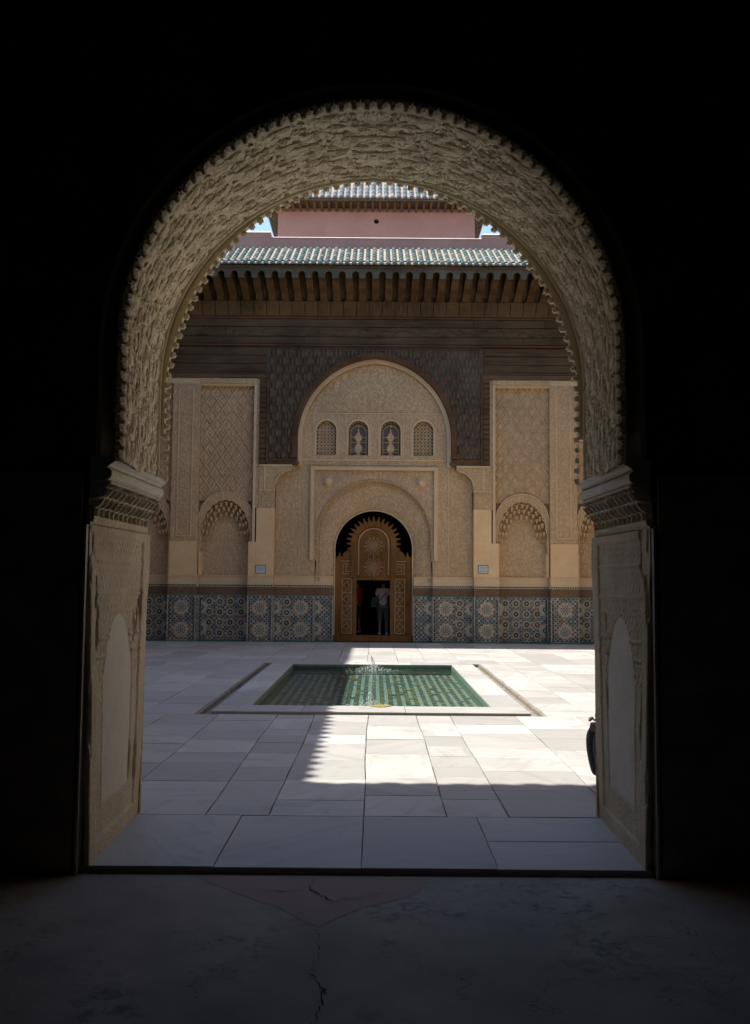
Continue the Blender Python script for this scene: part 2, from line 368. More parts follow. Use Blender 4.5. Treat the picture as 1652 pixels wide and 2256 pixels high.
def vnoise(x, y, seed=0):
    """cheap value noise for arrays"""
    xi = np.floor(x).astype(int); yi = np.floor(y).astype(int); fx = x-xi; fy = y-yi
    def h(a, b):
        n = (a*374761393+b*668265263+seed*974634777) & 0xffffffff; n = ((n ^ (n >> 13))*1274126177) & 0xffffffff
        return ((n ^ (n >> 16)) & 0xffff)/65535.0
    fx = fx*fx*(3-2*fx); fy = fy*fy*(3-2*fy)
    return (h(xi, yi)*(1-fx)+h(xi+1, yi)*fx)*(1-fy)+(h(xi, yi+1)*(1-fx)+h(xi+1, yi+1)*fx)*fy
def fbm(x, y, o=4, seed=0): return sum(vnoise(x*2**i, y*2**i, seed+i)*0.5**i for i in range(o))/(2-0.5**(o-1))

# ============================================================ SETTING: ground, floors
g = MB(); g.box(-250, 250, -200, 300, -1.4, -1.2, 'mortar'); g.build('ground', None, 'structure')

# inner hall floor
hf_ = MB(); hf_.box(-7, 7, -9, -0.012, -0.30, -0.042, 'concrete'); hall_floor = hf_.build('hall_floor', None, 'structure')
def blob(pts, n, amp, seed):
    """subdivide and roughen a closed outline"""
    r = random.Random(seed); out = []
    m = len(pts)
    for i in range(m):
        a, b = pts[i], pts[(i+1) % m]
        for j in range(n):
            t = j/n; out.append((a[0]+(b[0]-a[0])*t+r.uniform(-amp, amp), a[1]+(b[1]-a[1])*t+(r.uniform(-amp, amp) if a[1] < -0.05 or b[1] < -0.05 else 0)))
    return out
p = MB(); pts = blob([(-1.02, -0.03), (-0.73, -0.36), (-0.50, -0.56), (-0.24, -0.88), (-0.04, -0.58), (0.25, -0.39), (0.38, -0.03)], 7, 0.018, 3)
tr = tessellate_polygon([[Vector((x, y, 0)) for x, y in pts]]); fs = []
for t in tr:
    a, b, c = (pts[i] for i in t)
    fs.append(tuple(t) if (b[0]-a[0])*(c[1]-a[1])-(b[1]-a[1])*(c[0]-a[0]) > 0 else (t[0], t[2], t[1]))
p.add([(x, y, -0.0402) for x, y in pts], fs, 'redscreed'); p.build('worn_patch', hall_floor)
def crack(pts, w, seed):
    r = random.Random(seed); P = []
    for a, b in zip(pts[:-1], pts[1:]):
        n = max(2, int(math.dist(a, b)/0.03))
        for j in range(n):
            t = j/n; P.append((a[0]+(b[0]-a[0])*t+r.uniform(-.012, .012), a[1]+(b[1]-a[1])*t+r.uniform(-.012, .012)))
    P.append(pts[-1]); vs = []; fs = []
    for i, (x, y) in enumerate(P):
        ww = w*r.uniform(.25, 1.2)*(1-0.7*abs(2*i/len(P)-1)); vs += [(x-ww*.6, y-ww, -0.034), (x+ww*.6, y+ww, -0.034)]
    for i in range(len(P)-1): fs.append((2*i, 2*i+2, 2*i+3, 2*i+1))
    m = MB(); m.add(vs, fs, 'crack'); m.build('floor_crack', hall_floor)
crack([(-0.31, -0.10), (-0.33, -0.28), (-0.18, -0.48), (-0.02, -0.40), (0.10, -0.33)], 0.007, 1)
crack([(-0.64, -0.29), (-0.45, -0.33), (-0.33, -0.28)], 0.005, 2)
crack([(-0.24, -0.90), (-0.22, -1.25), (-0.25, -1.45), (-0.17, -1.62), (-0.19, -1.9), (-0.3, -2.3)], 0.006, 4)
crack([(1.3, -0.95), (1.5, -1.0), (1.62, -0.85)], 0.004, 5)

# courtyard paving
PX, PY0, PY1 = 2.27, 6.56, 14.42          # outside of the gutter
b = MB(); zb = (-0.36, -0.028)
b.box(-7.6, 7.6, -0.01, PY0, *zb, 'mortar'); b.box(-7.6, 7.6, PY1, 22.0, *zb, 'mortar')
b.box(-7.6, -PX, PY0, PY1, *zb, 'mortar'); b.box(PX, 7.6, PY0, PY1, *zb, 'mortar')
paving = b.build('courtyard_floor', None, 'structure')
slabs = []
def strips(xb, y0, y1, lmin, lmax, rnd, clipvis=True):
    for a, c in zip(xb[:-1], xb[1:]):
        y = y0; 
        first = True
        while y < y1-1e-6:
            L = rnd.uniform(lmin, lmax)*(rnd.uniform(.4, 1) if first else 1); first = False
            e = y+L
            if y1-e < 0.3: e = y1
            slabs.append((a, c, y, e)); y = e
R_ = random.Random(21)
strips([-7.5, -6.6, -5.7, -4.95, -4.1, -3.35, -2.62, -1.95, -1.2, -0.72, -0.04, 0.58, 1.02, 1.85, 2.62, 3.3, 4.2, 5.1, 6.0, 6.8, 7.5], 1.27, PY0, 0.42, 0.95, R_)
strips([-7.5, -6.7, -5.8, -5.1, -4.3, -3.7, -2.95, -2.27], PY0, PY1, 0.7, 1.5, R_)
strips([2.27, 2.85, 3.5, 4.2, 4.9, 5.7, 6.6, 7.5], PY0, PY1, 0.55, 1.3, R_)
strips([-7.5, -6.6, -5.6, -4.7, -3.9, -3.1, -2.3, -1.5, -0.75, -0.1, 0.55, 1.15, 1.9, 2.7, 3.5, 4.4, 5.3, 6.1, 6.8, 7.5], PY1, 21.34, 0.7, 1.5, R_)
slabs += [(-1.705, -0.925, 0.0, 1.262), (-0.925, -0.035, 0.0, 1.262), (-0.035, 0.785, 0.0, 1.262), (0.785, 1.705, 0.62, 1.262), (0.785, 1.705, 0.0, 0.62)]
def vis(s):
    cx_ = (s[0]+s[1])/2; d = s[2]+5.8+0.3
    inside = abs(cx_) < 1.65/5.9*d*1.12+0.6
    return (0 if inside else 1, s[2])
slabs.sort(key=vis)
def slab_geo(m, s, jit):
    a, c, y, e = s; g_ = 0.002 if y > 1.2 else 0.0006; r = random.Random(hash(s) & 0xffff)
    j = lambda k=jit: r.uniform(-k, k)
    def edge(p, q, n=3):
        o = []
        for i in range(n):
            t = i/n; nx, ny = (q[1]-p[1]), -(q[0]-p[0]); L = math.hypot(nx, ny); w = (-abs(j())) if i else 0
            o.append((p[0]+(q[0]-p[0])*t+nx/L*w, p[1]+(q[1]-p[1])*t+ny/L*w))
        return o
    if s[3] > 0.01 and s[2] < 1.2: jx = 0.0
    ff = lambda q: q-math.floor(q)
    wx = lambda x, yy: x+(0.008*math.sin(yy*1.1+x*5.1)+0.004*math.sin(yy*3.3+x*9.0) if y > 1.2 and abs(x) < 7.4 and abs(abs(x)-2.27) > .01 else 0.006*math.sin(yy*5+x*4))
    wy = lambda yy, q: yy+(0.016*(ff(math.sin(yy*91.7+q*13.1)*437.5)-.5) if 1.35 < yy < 21.2 and abs(yy-PY0) > .01 and abs(yy-PY1) > .01 else 0)
    ta = wy(y, a); tb = wy(e, a); ta2 = wy(y, a+99); tb2 = wy(e, a+99)
    A = (wx(a, ta)+g_+abs(j()), ta+g_+abs(j())); B = (wx(c, ta2)-g_-abs(j()), ta2+g_+abs(j())); C = (wx(c, tb2)-g_-abs(j()), tb2-g_-abs(j())); D = (wx(a, tb)+g_+abs(j()), tb-g_-abs(j()))
    pts = edge(A, B)+edge(B, C)+edge(C, D)+edge(D, A)
    m.quadslab(pts, -0.03, 0.0+r.uniform(-0.003, 0.002), 'marble', 0.002)
N_SL = 296
for s in slabs[:N_SL]:
    m = MB(); slab_geo(m, s, 0.003); m.build('marble_slab', paving)
m = MB()
for s in slabs[N_SL:]: slab_geo(m, s, 0.003)
if m.v: m.build('marble_slab_field', paving, 'stuff')

# ============================================================ ARCHED WALL OF THE HALL (near)
WT = 1.3
hall = thing('dark_hall', 'unlit dark hall around the camera, its walls almost black beside the archway', 'hall', (0, -4, 0))
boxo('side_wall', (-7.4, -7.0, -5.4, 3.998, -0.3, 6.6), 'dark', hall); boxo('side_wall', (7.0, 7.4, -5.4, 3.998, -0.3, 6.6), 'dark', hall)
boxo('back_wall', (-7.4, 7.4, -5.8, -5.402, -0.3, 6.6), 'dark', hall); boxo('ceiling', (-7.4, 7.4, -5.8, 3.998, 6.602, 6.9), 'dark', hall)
arch = thing('stone_archway', 'large horseshoe archway with deeply carved gypsum intrados framing the sunlit courtyard', 'archway', (0, 0, 0))
R0, ZC, ZI = 1.535, 3.17, 2.43
def RY(y): return R0+0.068*y
LEG = ZC-ZI
def path(s, R):
    """s along left leg, arc, right leg -> point and outward normal (arrays)"""
    s = np.asarray(s, float); R = np.asarray(R, float); A = pi*R0
    phi = pi-np.clip((s-LEG)/R0, 0, pi)
    x = R*np.cos(phi); z = ZC+R*np.sin(phi)
    z = np.where(s < LEG, ZI+s, np.where(s > LEG+A, ZC-(s-LEG-A), z))
    return x, z, np.cos(phi), np.where((s < LEG) | (s > LEG+A), 0, np.sin(phi))
STOT = 2*LEG+pi*R0
hole = [(-1.75, -0.6), (-1.75, 2.0), (-1.70, 2.44)]+[(-1.70, 3.0)]+arc(0, ZC, 1.70, pi, 0, 48)+[(1.70, 3.0), (1.70, 2.44), (1.75, 2.0), (1.75, -0.6)]
outer = [(-1.75, -0.6), (-7.6, -0.6), (-7.6, 10.2), (7.6, 10.2), (7.6, -0.6), (1.75, -0.6)]
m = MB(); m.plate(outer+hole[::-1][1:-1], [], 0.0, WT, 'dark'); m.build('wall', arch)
# court-side skin of the same wall, stucco
m = MB(); hol2 = [(-1.68, 0.0), (-1.68, 2.44)]+arc(0, ZC, 1.69, pi, 0, 48)+[(1.68, 2.44), (1.68, 0.0)]
m.plate([(-1.68, 0.0), (-7.6, 0.0), (-7.6, 10.2), (7.6, 10.2), (7.6, 0.0), (1.68, 0.0)]+hol2[::-1][1:-1], [], WT+0.002, WT+0.05, 'carved'); m.build('courtyard_facing', arch)
boxo('side_dado', (-7.0, -1.76, -0.03, -0.002, -0.04, 2.36), 'darkdado', arch); boxo('side_dado', (1.76, 7.0, -0.03, -0.002, -0.04, 2.36), 'darkdado', arch)
for s in (-1, 1):
    m = MB(); m.box(s*1.722, s*1.738, -0.045, -0.002, -0.04, 2.055, 'paleedge'); m.box(s*1.700, s*1.722, -0.045, -0.002, 2.040, 2.055, 'paleedge'); m.build('edge_strip', arch)
# solid ring behind the carving
m = MB(); ring = [(-1.70, ZI)]+arc(0, ZC, 1.695, pi, 0, 64)+[(1.70, ZI), (1.668, ZI)]+arc(0, ZC, 1.668, 0, pi, 64)+[(-1.668, ZI)]
m.plate(ring, [], 0.012, WT-0.002, 'intrados'); m.build('arch_ring', arch)
# carved intrados: leaf relief drawn on a repeat tile
TA, TB = 0.624, 0.42; NA, NB = 208, 84
aa, bb = np.meshgrid((np.arange(NA)+.5)/NA*TA, (np.arange(NB)+.5)/NB*TB, indexing='ij')
H = np.full((NA, NB), 0.78)
def stroke(pts, rad, top, edge=0.004, groove=0.0, ox=0, oy=0, mode='max'):
    global H
    pts = np.array(pts, float); rad = np.array(rad, float)
    # smooth the polyline
    t = np.linspace(0, len(pts)-1, 14); i = np.clip(t.astype(int), 0, len(pts)-2); f = t-i
    def cr(P):
        p0 = P[np.clip(i-1, 0, len(P)-1)]; p1 = P[i]; p2 = P[i+1]; p3 = P[np.clip(i+2, 0, len(P)-1)]; ff = f if P.ndim == 1 else f[:, None]
        return .5*((2*p1)+(-p0+p2)*ff+(2*p0-5*p1+4*p2-p3)*ff**2+(-p0+3*p1-3*p2+p3)*ff**3)
    pts = cr(pts); rad = np.maximum(cr(rad), 0.002)
    best = np.full_like(H, 9.0)
    for wa in (-1, 0, 1):
        for wb in (-1, 0, 1):
            for k in range(len(pts)-1):
                a0, b0 = pts[k]+(ox+wa*TA, oy+wb*TB); a1, b1 = pts[k+1]+(ox+wa*TA, oy+wb*TB)
                dx, dy = a1-a0, b1-b0; L = dx*dx+dy*dy+1e-12
                u = np.clip(((aa-a0)*dx+(bb-b0)*dy)/L, 0, 1)
                d = np.hypot(aa-a0-u*dx, bb-b0-u*dy)-(rad[k]*(1-u)+rad[k+1]*u)
                best = np.minimum(best, d)
    w = 1-sstep(-edge, edge, best)
    if mode == 'max': h = top-(groove*(1-sstep(0.0, 0.006, -best-0.007)) if False else 0)-groove*sstep(0.006, 0.012, -best); H = np.where(w > 0.02, np.maximum(H*(1-w), 0)+h*w, H)
    else: H = H*(1-w)+top*w
def motif(ox, oy, fl=1, va=0):
    r = random.Random(va); J = lambda v: v+r.uniform(-.006, .006)
    F = lambda P: [(J(a), fl*J(b)) for a, b in P]
    for P, q in (([(.02, .030), (.06, .041), (.11, .035), (.17, .046), (.20, .040)], [.003, .006, .008, .006, .002]), ([(.12, .080), (.16, .092), (.21, .082), (.27, .088)], [.002, .007, .008, .002]),
                 ([(.00, .128), (.05, .142), (.10, .134), (.13, .140)], [.002, .008, .006, .002]), ([(.19, .150), (.235, .163), (.28, .153)], [.002, .009, .003]), ([(.26, .016), (.285, .030), (.27, .040)], [.006, .008, .002]),
                 ([(.085, .178), (.13, .190), (.17, .180)], [.002, .008, .002]), ([(.03, .100), (.07, .094), (.10, .104)], [.002, .005, .002])):
        stroke(F(P), [v*0.95 for v in q], -1.0, 0.0018, 0, ox, oy, 'set')
    for P, q in (([(.00, .012), (.04, .022), (.09, .010), (.15, .026), (.20, .012), (.23, .018)], [.006, .014, .010, .012, .006, .002]),
                 ([(.10, .060), (.14, .073), (.20, .060), (.25, .072), (.30, .056)], [.012, .015, .010, .008, .002]),
                 ([(-.02, .112), (.03, .122), (.08, .110), (.12, .118)], [.003, .014, .011, .003]),
                 ([(.16, .126), (.21, .142), (.26, .128), (.31, .140)], [.003, .014, .010, .003]),
                 ([(.06, .158), (.10, .172), (.15, .160), (.20, .170)], [.003, .013, .008, .003]),
                 ([(.215, .028), (.25, .048), (.29, .050)], [.003, .011, .004]), ([(.03, .068), (.055, .084), (.085, .072), (.075, .058)], [.007, .010, .008, .003]),
                 ([(.24, .178), (.27, .196), (.31, .190)], [.004, .012, .003])):
        stroke(F(P), q, 1.0, 0.003, 0.45, ox, oy)
    for c, q in (((.145, .200), .018), ((.02, .088), .012), ((.225, .110), .010)): stroke([(c[0], fl*c[1]), (c[0]+.004, fl*c[1])], [q, q], 1.05, 0.003, 0.9, ox, oy)
    for c in ((.262, .104), (.285, .108), (.012, .045), (.100, .140), (.125, .146), (.17, .100)): stroke([(c[0], fl*c[1]), (c[0]+.008, fl*c[1]+.002)], [.006, .005], -0.9, 0.0025, 0, ox, oy, 'set')
motif(0, 0.003, 1, 1); motif(0.312, 0.003, 1, 2); motif(.156, 0.213, 1, 3); motif(.468, 0.213, 1, 4)
ns, nb_ = 1400, 190
ss = np.linspace(0, STOT, ns); ys = np.linspace(0.03, 1.245, nb_)
SS, YY = np.meshgrid(ss, ys, indexing='ij')
sm = np.abs(SS-STOT/2)+0.006
wob = 0.006*(fbm(SS*5, YY*5, 3, 4)-.5)
ia = (((sm+wob)/(TA*1.12)) % 1.0*NA).astype(int) % NA; ib = (((1.25-YY+wob*.8)/(TB*1.8)) % 1.0*NB).astype(int) % NB
Hh = H[ia, ib]
cn = fbm(sm*11+2*fbm(sm*6, YY*5, 2, 41), YY*6.5, 3, 22); Hh = Hh-0.55*np.exp(-((cn-.5)/.017)**2)*(Hh > .5)-0.45*np.exp(-((cn-.62)/.014)**2)*(Hh > .5)-0.45*np.exp(-((cn-.38)/.014)**2)*(Hh > .5)
Hh = np.clip(Hh+0.16*(fbm(SS*34, YY*30, 3, 9)-.5)+0.10*(fbm(SS*3, YY*3, 3, 2)-.5), -1, 1.3)
ed = sstep(0.0, 0.03, YY-0.03)*sstep(0, 0.03, 1.245-YY)
disp = np.where(Hh < 0, 0.040, 0.024)*Hh*ed + (1-ed)*0.012
# break the plaster where it has fallen away
dmg = sstep(0.86, 0.9, fbm(SS*2.2+7, YY*4.1, 4, 31)); disp = disp*(1-dmg)+(-0.008+0.006*fbm(SS*30, YY*30, 2, 5))*dmg
x, z, nx, nz = path(SS, RY(YY)-disp)
grid_mesh('intrados_carving', np.stack([x, YY, z], -1), 'intrados', arch, flip=True)
# mouldings at both edges
for yc, rr, dr in ((0.018, 0.016, 0.004), (1.262, 0.019, 0.016)):
    s_ = np.linspace(0, STOT, 240); x, z, _, _ = path(s_, RY(yc)-dr)
    m = MB(); m.tube([(a, yc, c) for a, c in zip(x, z)], rr, 'intrados', 8); m.build('edge_moulding', arch, smooth=True)
# crest of buds on the hall side
def bud_mesh(name, L, wd, th, k, variant=0):
    m = MB(); r = random.Random(variant)
    prof = [(-.5, 0), (-.52, .35), (-.40, .55), (-.47, .72), (-.25, .90), (-.10, .84), (0, 1.12), (.10, .86), (.26, .92), (.46, .72), (.40, .52), (.52, .33), (.5, 0)]
    prof = [(a*wd*(1+r.uniform(-.08, .08)), c*L*(1+r.uniform(-.1, .08)) if c else 0) for a, c in prof]
    # local x across, y along growth, z thickness
    n = len(prof); cxx = (0, L*.5); vs = [(a, c, 0) for a, c in prof]+[(a*.86, c*.93+.01*L, th) for a, c in prof]+[(0, L*.45, th*1.45), (0, L*.95, th*.7)]
    fs = [(i, i+1, n+i+1, n+i) for i in range(n-1)]+[tuple(range(n-1, -1, -1))]+[(n+i, n+i+1, 2*n) for i in range(n-1)]+[(2*n-1, n, 2*n), (0, n, 2*n-1, n-1)]
    m.add(vs[:-1], fs, k); 
    m.box(-wd*.035, wd*.035, L*.1, L*.75, th*.9, th*1.25, k)
    return m.mesh(name)
buds = [bud_mesh('crest_bud', 0.072, 0.060, 0.020, 'intrados', i) for i in range(4)]
nt_ = 77
for i in range(nt_):
    s = (i+0.5)/nt_*STOT; x, z, nx, nz = (float(v) for v in path(s, R0+0.002))
    o = link('crest_bud', buds[i % 4], arch); 
    tang = Vector((nz, 0, -nx)); N_ = Vector((nx, 0, nz)); 
    grow = (Vector((0, -1, 0))*0.93+N_*0.34).normalized(); inn = (tang.cross(grow)).normalized()
    if inn.dot(N_) > 0: inn = -inn
    mt = Matrix((tang, grow, inn)).transposed().to_4x4(); mt.translation = (x-nx*.006, 0.006, z-nz*.006)
    o.matrix_local = mt @ Matrix.Diagonal((1+random.uniform(-.1, .1), 1+random.uniform(-.15, .12), 1, 1))
# rough band between the buds
m = MB(); 
s_ = np.linspace(0, STOT, 400); x0, z0, nx, nz = path(s_, R0+0.010); vs = []; 
for i in range(400):
    q = 0.016+0.014*random.random(); vs += [(x0[i], 0.004, z0[i]), (x0[i]+nx[i]*q, -0.022, z0[i]+nz[i]*q), (x0[i]+nx[i]*(q+.02), -0.002, z0[i]+nz[i]*(q+.02))]
fs = []
for i in range(399):
    fs += [(3*i, 3*i+3, 3*i+4, 3*i+1), (3*i+1, 3*i+4, 3*i+5, 3*i+2)]
m.add(vs, fs, 'intrados'); m.build('crest_band', arch)
# court-side fringe of small teeth hanging inside the ring
def gap(s):
    phi = np.clip((s-LEG)/R0, 0, pi); a = np.degrees(np.minimum(phi, pi-phi))
    return np.interp(a, [0, 18, 45, 70, 90], [0.070, 0.110, 0.085, 0.030, -0.012])
s_ = np.linspace(-0.35, STOT+0.35, 300); sc_ = np.clip(s_, 0, STOT)
RO = 1.622
def fringe_pt(s, extra=0.0):
    sc = float(np.clip(s, 0, STOT)); x, z, nx, nz = (float(v) for v in path(sc, RO-float(gap(sc))*0.80+extra))
    return x, z-(abs(s-sc)), nx, nz
inner = [fringe_pt(s)[:2] for s in s_[30:-30]]; outr = [(float(a), float(c)) for a, c in zip(*path(s_[30:-30], 1.66)[:2])]
m = MB(); m.plate(inner+outr[::-1], [], 1.288, 1.345, 'intrados'); m.build('fringe_band', arch)
tooth = [bud_mesh('fringe_tooth', 0.040, 0.050, 0.018, 'intrados', 10+i) for i in range(3)]
nt2 = 80
for i in range(nt2):
    s = (i+.5)/nt2*STOT; x, z, nx, nz = fringe_pt(s)
    tang = Vector((nz, 0, -nx)); N_ = Vector((nx, 0, nz)); grow = (-N_+Vector((0, 0.12, 0))).normalized(); inn = tang.cross(grow).normalized()
    if inn.y > 0: inn = -inn; tang = -tang
    mt = Matrix((tang, grow, inn)).transposed().to_4x4(); mt.translation = (x+nx*.004, 1.335, z+nz*.004)
    o = link('fringe_tooth', tooth[i % 3], arch); o.matrix_local = mt @ Matrix.Diagonal((1, 1+random.uniform(-.15, .15), 1.6, 1))
# imposts and jambs
def jx(Y, z): return (1.66+0.024*z)*(1-Y/1.3)+(1.69-0.019*z)*Y/1.3
for s in (-1, 1):
    imp = link('impost', None, arch)
    # cornice: extruded profile
    prof = [(1.62, 2.462), (1.585, 2.458), (1.572, 2.440), (1.575, 2.424), (1.600, 2.412), (1.604, 2.400), (1.625, 2.396), (1.606, 2.390), (1.590, 2.374), (1.586, 2.352), (1.592, 2.332), (1.612, 2.318), (1.64, 2.312), (1.72, 2.312), (1.72, 2.462)]
    ysx = np.linspace(-0.012, 1.318, 40); vs = []; n = len(prof)
    for y in ysx:
        for (px_, pz_) in prof: vs.append((s*(px_-0.018*y+0.003*(fbm(np.array(y*9.), np.array(pz_*40.), 2, 3)-.5) if px_ < 1.7 else px_), y, pz_+0.004*(fbm(np.array(y*4.), np.array(1.), 2, 8)-.5)))
    fs = []
    for i in range(len(ysx)-1):
        for j in range(n):
            q = (i*n+j, i*n+(j+1) % n, (i+1)*n+(j+1) % n, (i+1)*n+j); fs.append(q if s < 0 else q[::-1])
    fs += [tuple(range(n)), tuple(range(len(ysx)*n-1, (len(ysx)-1)*n-1, -1))]
    m = MB(); m.add(vs, fs, 'jambpale'); m.build('cornice', imp)
    # muqarnas zone
    yg = np.linspace(0.0, 1.305, 150); zg = np.linspace(2.045, 2.318, 56); Yg, Zg = np.meshgrid(yg, zg, indexing='ij')
    t = (Zg-2.045)/0.273; base = 1.705-0.105*sstep(0.15, 1.0, t)-0.018*np.sin(t*pi*3)**2*0.6
    cut = np.zeros_like(t)
    for row, (z0, hh, w, dep) in enumerate(((2.215, 0.085, 0.108, 0.060), (2.150, 0.080, 0.108, 0.075), (2.095, 0.075, 0.108, 0.055), (2.262, .045, .054, .035))):
        u = ((Yg+(row % 2)*w/2)/w) % 1.0-0.5; v = (Zg-z0)/hh
        top = 0.5-0.55*np.abs(u)**1.5*4; ins = sstep(0.42, 0.30, np.abs(u))*sstep(0.0, 0.12, v)*sstep(0.62, 0.42, v-0.35*(0.25-u*u)*2)
        cut = np.maximum(cut, ins*dep*(1-0.5*(2*np.abs(u))**2))
    rag = 0.006*(fbm(Yg*30, Zg*30, 3, 6)-.5)
    X = base+cut+rag
    X[:, 0] = 1.72; X[:, -1] = 1.66
    P = np.stack([s*(X-0.018*Yg), Yg, Zg], -1); P[0, :, 0] = s*1.74; P[-1, :, 0] = s*1.74
    grid_mesh('muqarnas', P, 'jamb', imp, smooth=False, flip=(s > 0))
    m = MB(); m.box(s*1.735, s*1.76, 0.0, 1.30, 2.02, 2.47, 'jamb'); m.build('impost_core', imp)
    # jamb relief
    jb = link('jamb', None, arch)
    yg = np.linspace(0, 1.302, 130); zg = np.linspace(-0.002, 2.05, 230); Yg, Zg = np.meshgrid(yg, zg, indexing='ij')
    d = np.zeros_like(Yg); yc = 0.65
    field = (np.abs(Yg-yc) < 0.50)*1.0
    d -= 0.012*sstep(0.50, 0.485, np.abs(Yg-yc))*sstep(0.10, 0.115, Zg)*sstep(1.99, 1.975, Zg)
    for z1, z2, amp in ((1.84, 1.97, .004), (1.62, 1.80, .003), (1.05, 1.60, .004)):
        band = sstep(z1, z1+.01, Zg)*sstep(z2, z2-.01, Zg)*field
        pat = np.sin(Yg*95+3*fbm(Yg*12, Zg*12, 2, 1))*np.sin(Zg*70+2.5*fbm(Yg*10, Zg*14, 2, 7)) if amp < .01 else (np.abs(np.sin(Yg*58+2.0*fbm(Yg*8, Zg*8, 2, 3)))-.5)*2
        d += band*amp*pat
    for zl in (1.82, 1.61, 1.33, 1.215): d += 0.012*np.exp(-((Zg-zl)/0.008)**2)*(np.abs(Yg-yc) < 0.52)
    hw = np.where(Zg < 1.02, 0.335, 0.335*np.sqrt(np.clip(1-((Zg-1.02)/0.46)**1.6, 0, 1)))
    inside = sstep(0.008, -0.008, np.abs(Yg-yc)-hw)*sstep(0.28, 0.29, Zg)*(Zg < 1.49)
    d = d*(1-inside)-0.016*inside
    ring_ = np.exp(-((np.abs(np.abs(Yg-yc)-hw-0.02))/0.008)**2)*(Zg > .27)*(Zg < 1.5); d += 0.006*ring_
    # broken plaster beside the arch panel
    brk = sstep(0.66, 0.73, fbm(Yg*7+s*3, Zg*2.2, 4, 17+s))*(1-inside)*sstep(0.16, 0.24, np.abs(Yg-yc)-0.13)
    d -= 0.026*brk
    d += 0.0015*(fbm(Yg*45, Zg*45, 3, 5)-.5)+0.006*(fbm(Yg*4, Zg*4, 3, 12)-.5)
    X = jx(Yg, Zg)-d; X[0, :] = jx(0, Zg[0])+0.004+0.012*fbm(Zg[0]*9, Zg[0]*0+2, 3, 2); X[:, -1] = 1.74
    P = np.stack([s*X, Yg, Zg], -1)
    P[-1, :, 0] += -s*0.004+s*0.014*(fbm(Zg[-1]*7, Zg[-1]*0+1, 4, 5)-.3)
    P = np.concatenate([P, P[-1:, :, :]*np.array([1, 1, 1])+np.array([s*0.12, 0.0, 0])], 0); P = np.concatenate([P[:1]+np.array([s*0.03, 0.02, 0]), P], 0)
    ins2 = inside > 0.5; mk = np.ones((P.shape[0]-1, P.shape[1]-1), bool)
    mk2 = np.zeros_like(mk); cin = inside[:-1, :-1] > 0.5; mk2[1:1+cin.shape[0], :cin.shape[1]] = cin
    grid_mesh('carved_panel', P, 'jamb', jb, mask=~mk2, smooth=False, flip=(s > 0))
    grid_mesh('arch_panel', P, 'jambpale', jb, mask=mk2, smooth=True, flip=(s > 0))
    m = MB(); m.box(s*1.715, s*1.755, 0.002, 1.298, -0.3, 2.06, 'jamb'); m.build('jamb_core', jb)
m = MB(); m.tube([(-1.87, -0.03, 2.34), (-1.87, -0.05, 2.36), (-1.87, -0.055, 2.33)], 0.006, 'iron', 6); m.tube([(-1.87, -0.002, 2.36), (-1.87, -0.05, 2.36)], 0.006, 'iron', 6)
tag(m.build('iron_hook'), 'small iron hook on the dark wall left of the archway impost', 'hook')
for i, o_ in enumerate([]): pass

# eaves with rows of cover tiles (roof slopes up and away from the court)
def row_mesh(L, rise, rad, k, nseg=7, name='tile_row'):
    """overlapping half-round cover tiles climbing along +Y"""
    m = MB(); st = L/nseg
    for i in range(nseg):
        y0 = i*st-0.02; y1 = (i+1)*st+0.02; seg = 7
        for half in (0,):
            vs = []
            for y, r, lift in ((y0, rad*1.06, 0.012), (y1, rad*0.90, 0.0)):
                zz = rise*(y/L)+lift
                for j in range(seg+1):
                    t = pi*j/seg; vs.append((r*cos(t), y, zz+r*sin(t)))
            n = seg+1; fs = [(j, j+1, n+j+1, n+j) for j in range(seg)]+[tuple(range(n-1, -1, -1))]
            m.add(vs, [f[::-1] for f in fs], k)
    return m.mesh(name)
def eave(parent, xf, L, rise, over, z0, sp, rad, half, k='green', nseg=7, board='woodg', tips=0.12):
    """local frame: +Y away from the court; xf places it"""
    def T(o): o.matrix_local = xf; return o
    m = MB(); m.add([(-half, 0, z0-.02), (half, 0, z0-.02), (half, L, z0+rise-.02), (-half, L, z0+rise-.02), (-half, 0, z0+.02), (half, 0, z0+.02), (half, L, z0+rise+.02), (-half, L, z0+rise+.02)],
        [(0,1,5,4),(1,2,6,5),(2,3,7,6),(3,0,4,7),(4,5,6,7),(3,2,1,0)], 'pan'); T(m.build('roof_deck', parent))
    rm = row_mesh(L+tips, rise*(L+tips)/L, rad, k, nseg); n = int(2*half/sp); pm = MB()
    for i in range(n):
        o = link('tile_row', rm, parent); o.matrix_local = xf @ Matrix.Translation((-half+(i+.5)*sp+random.uniform(-.006, .006), -tips+random.uniform(-.015, .015), z0-rise*tips/L+0.02))
    m = MB()
    for i in range(n+1):      # down-turned pan tiles seen at the edge
        xx = -half+i*sp; vs = []
        for y in (-tips*.7, 0.3):
            for j in range(6):
                t = pi+pi*j/5; vs.append((xx+rad*.82*cos(t), y, z0+rise*y/L+0.035+rad*.8*sin(t)))
        m.add(vs, [(j, j+1, 7+j-1+1, 6+j) if False else (j, j+1, 6+j+1, 6+j) for j in range(5)], k)
    T(m.build('pan_tile_edge', parent, 'stuff'))
ZE = 10.45
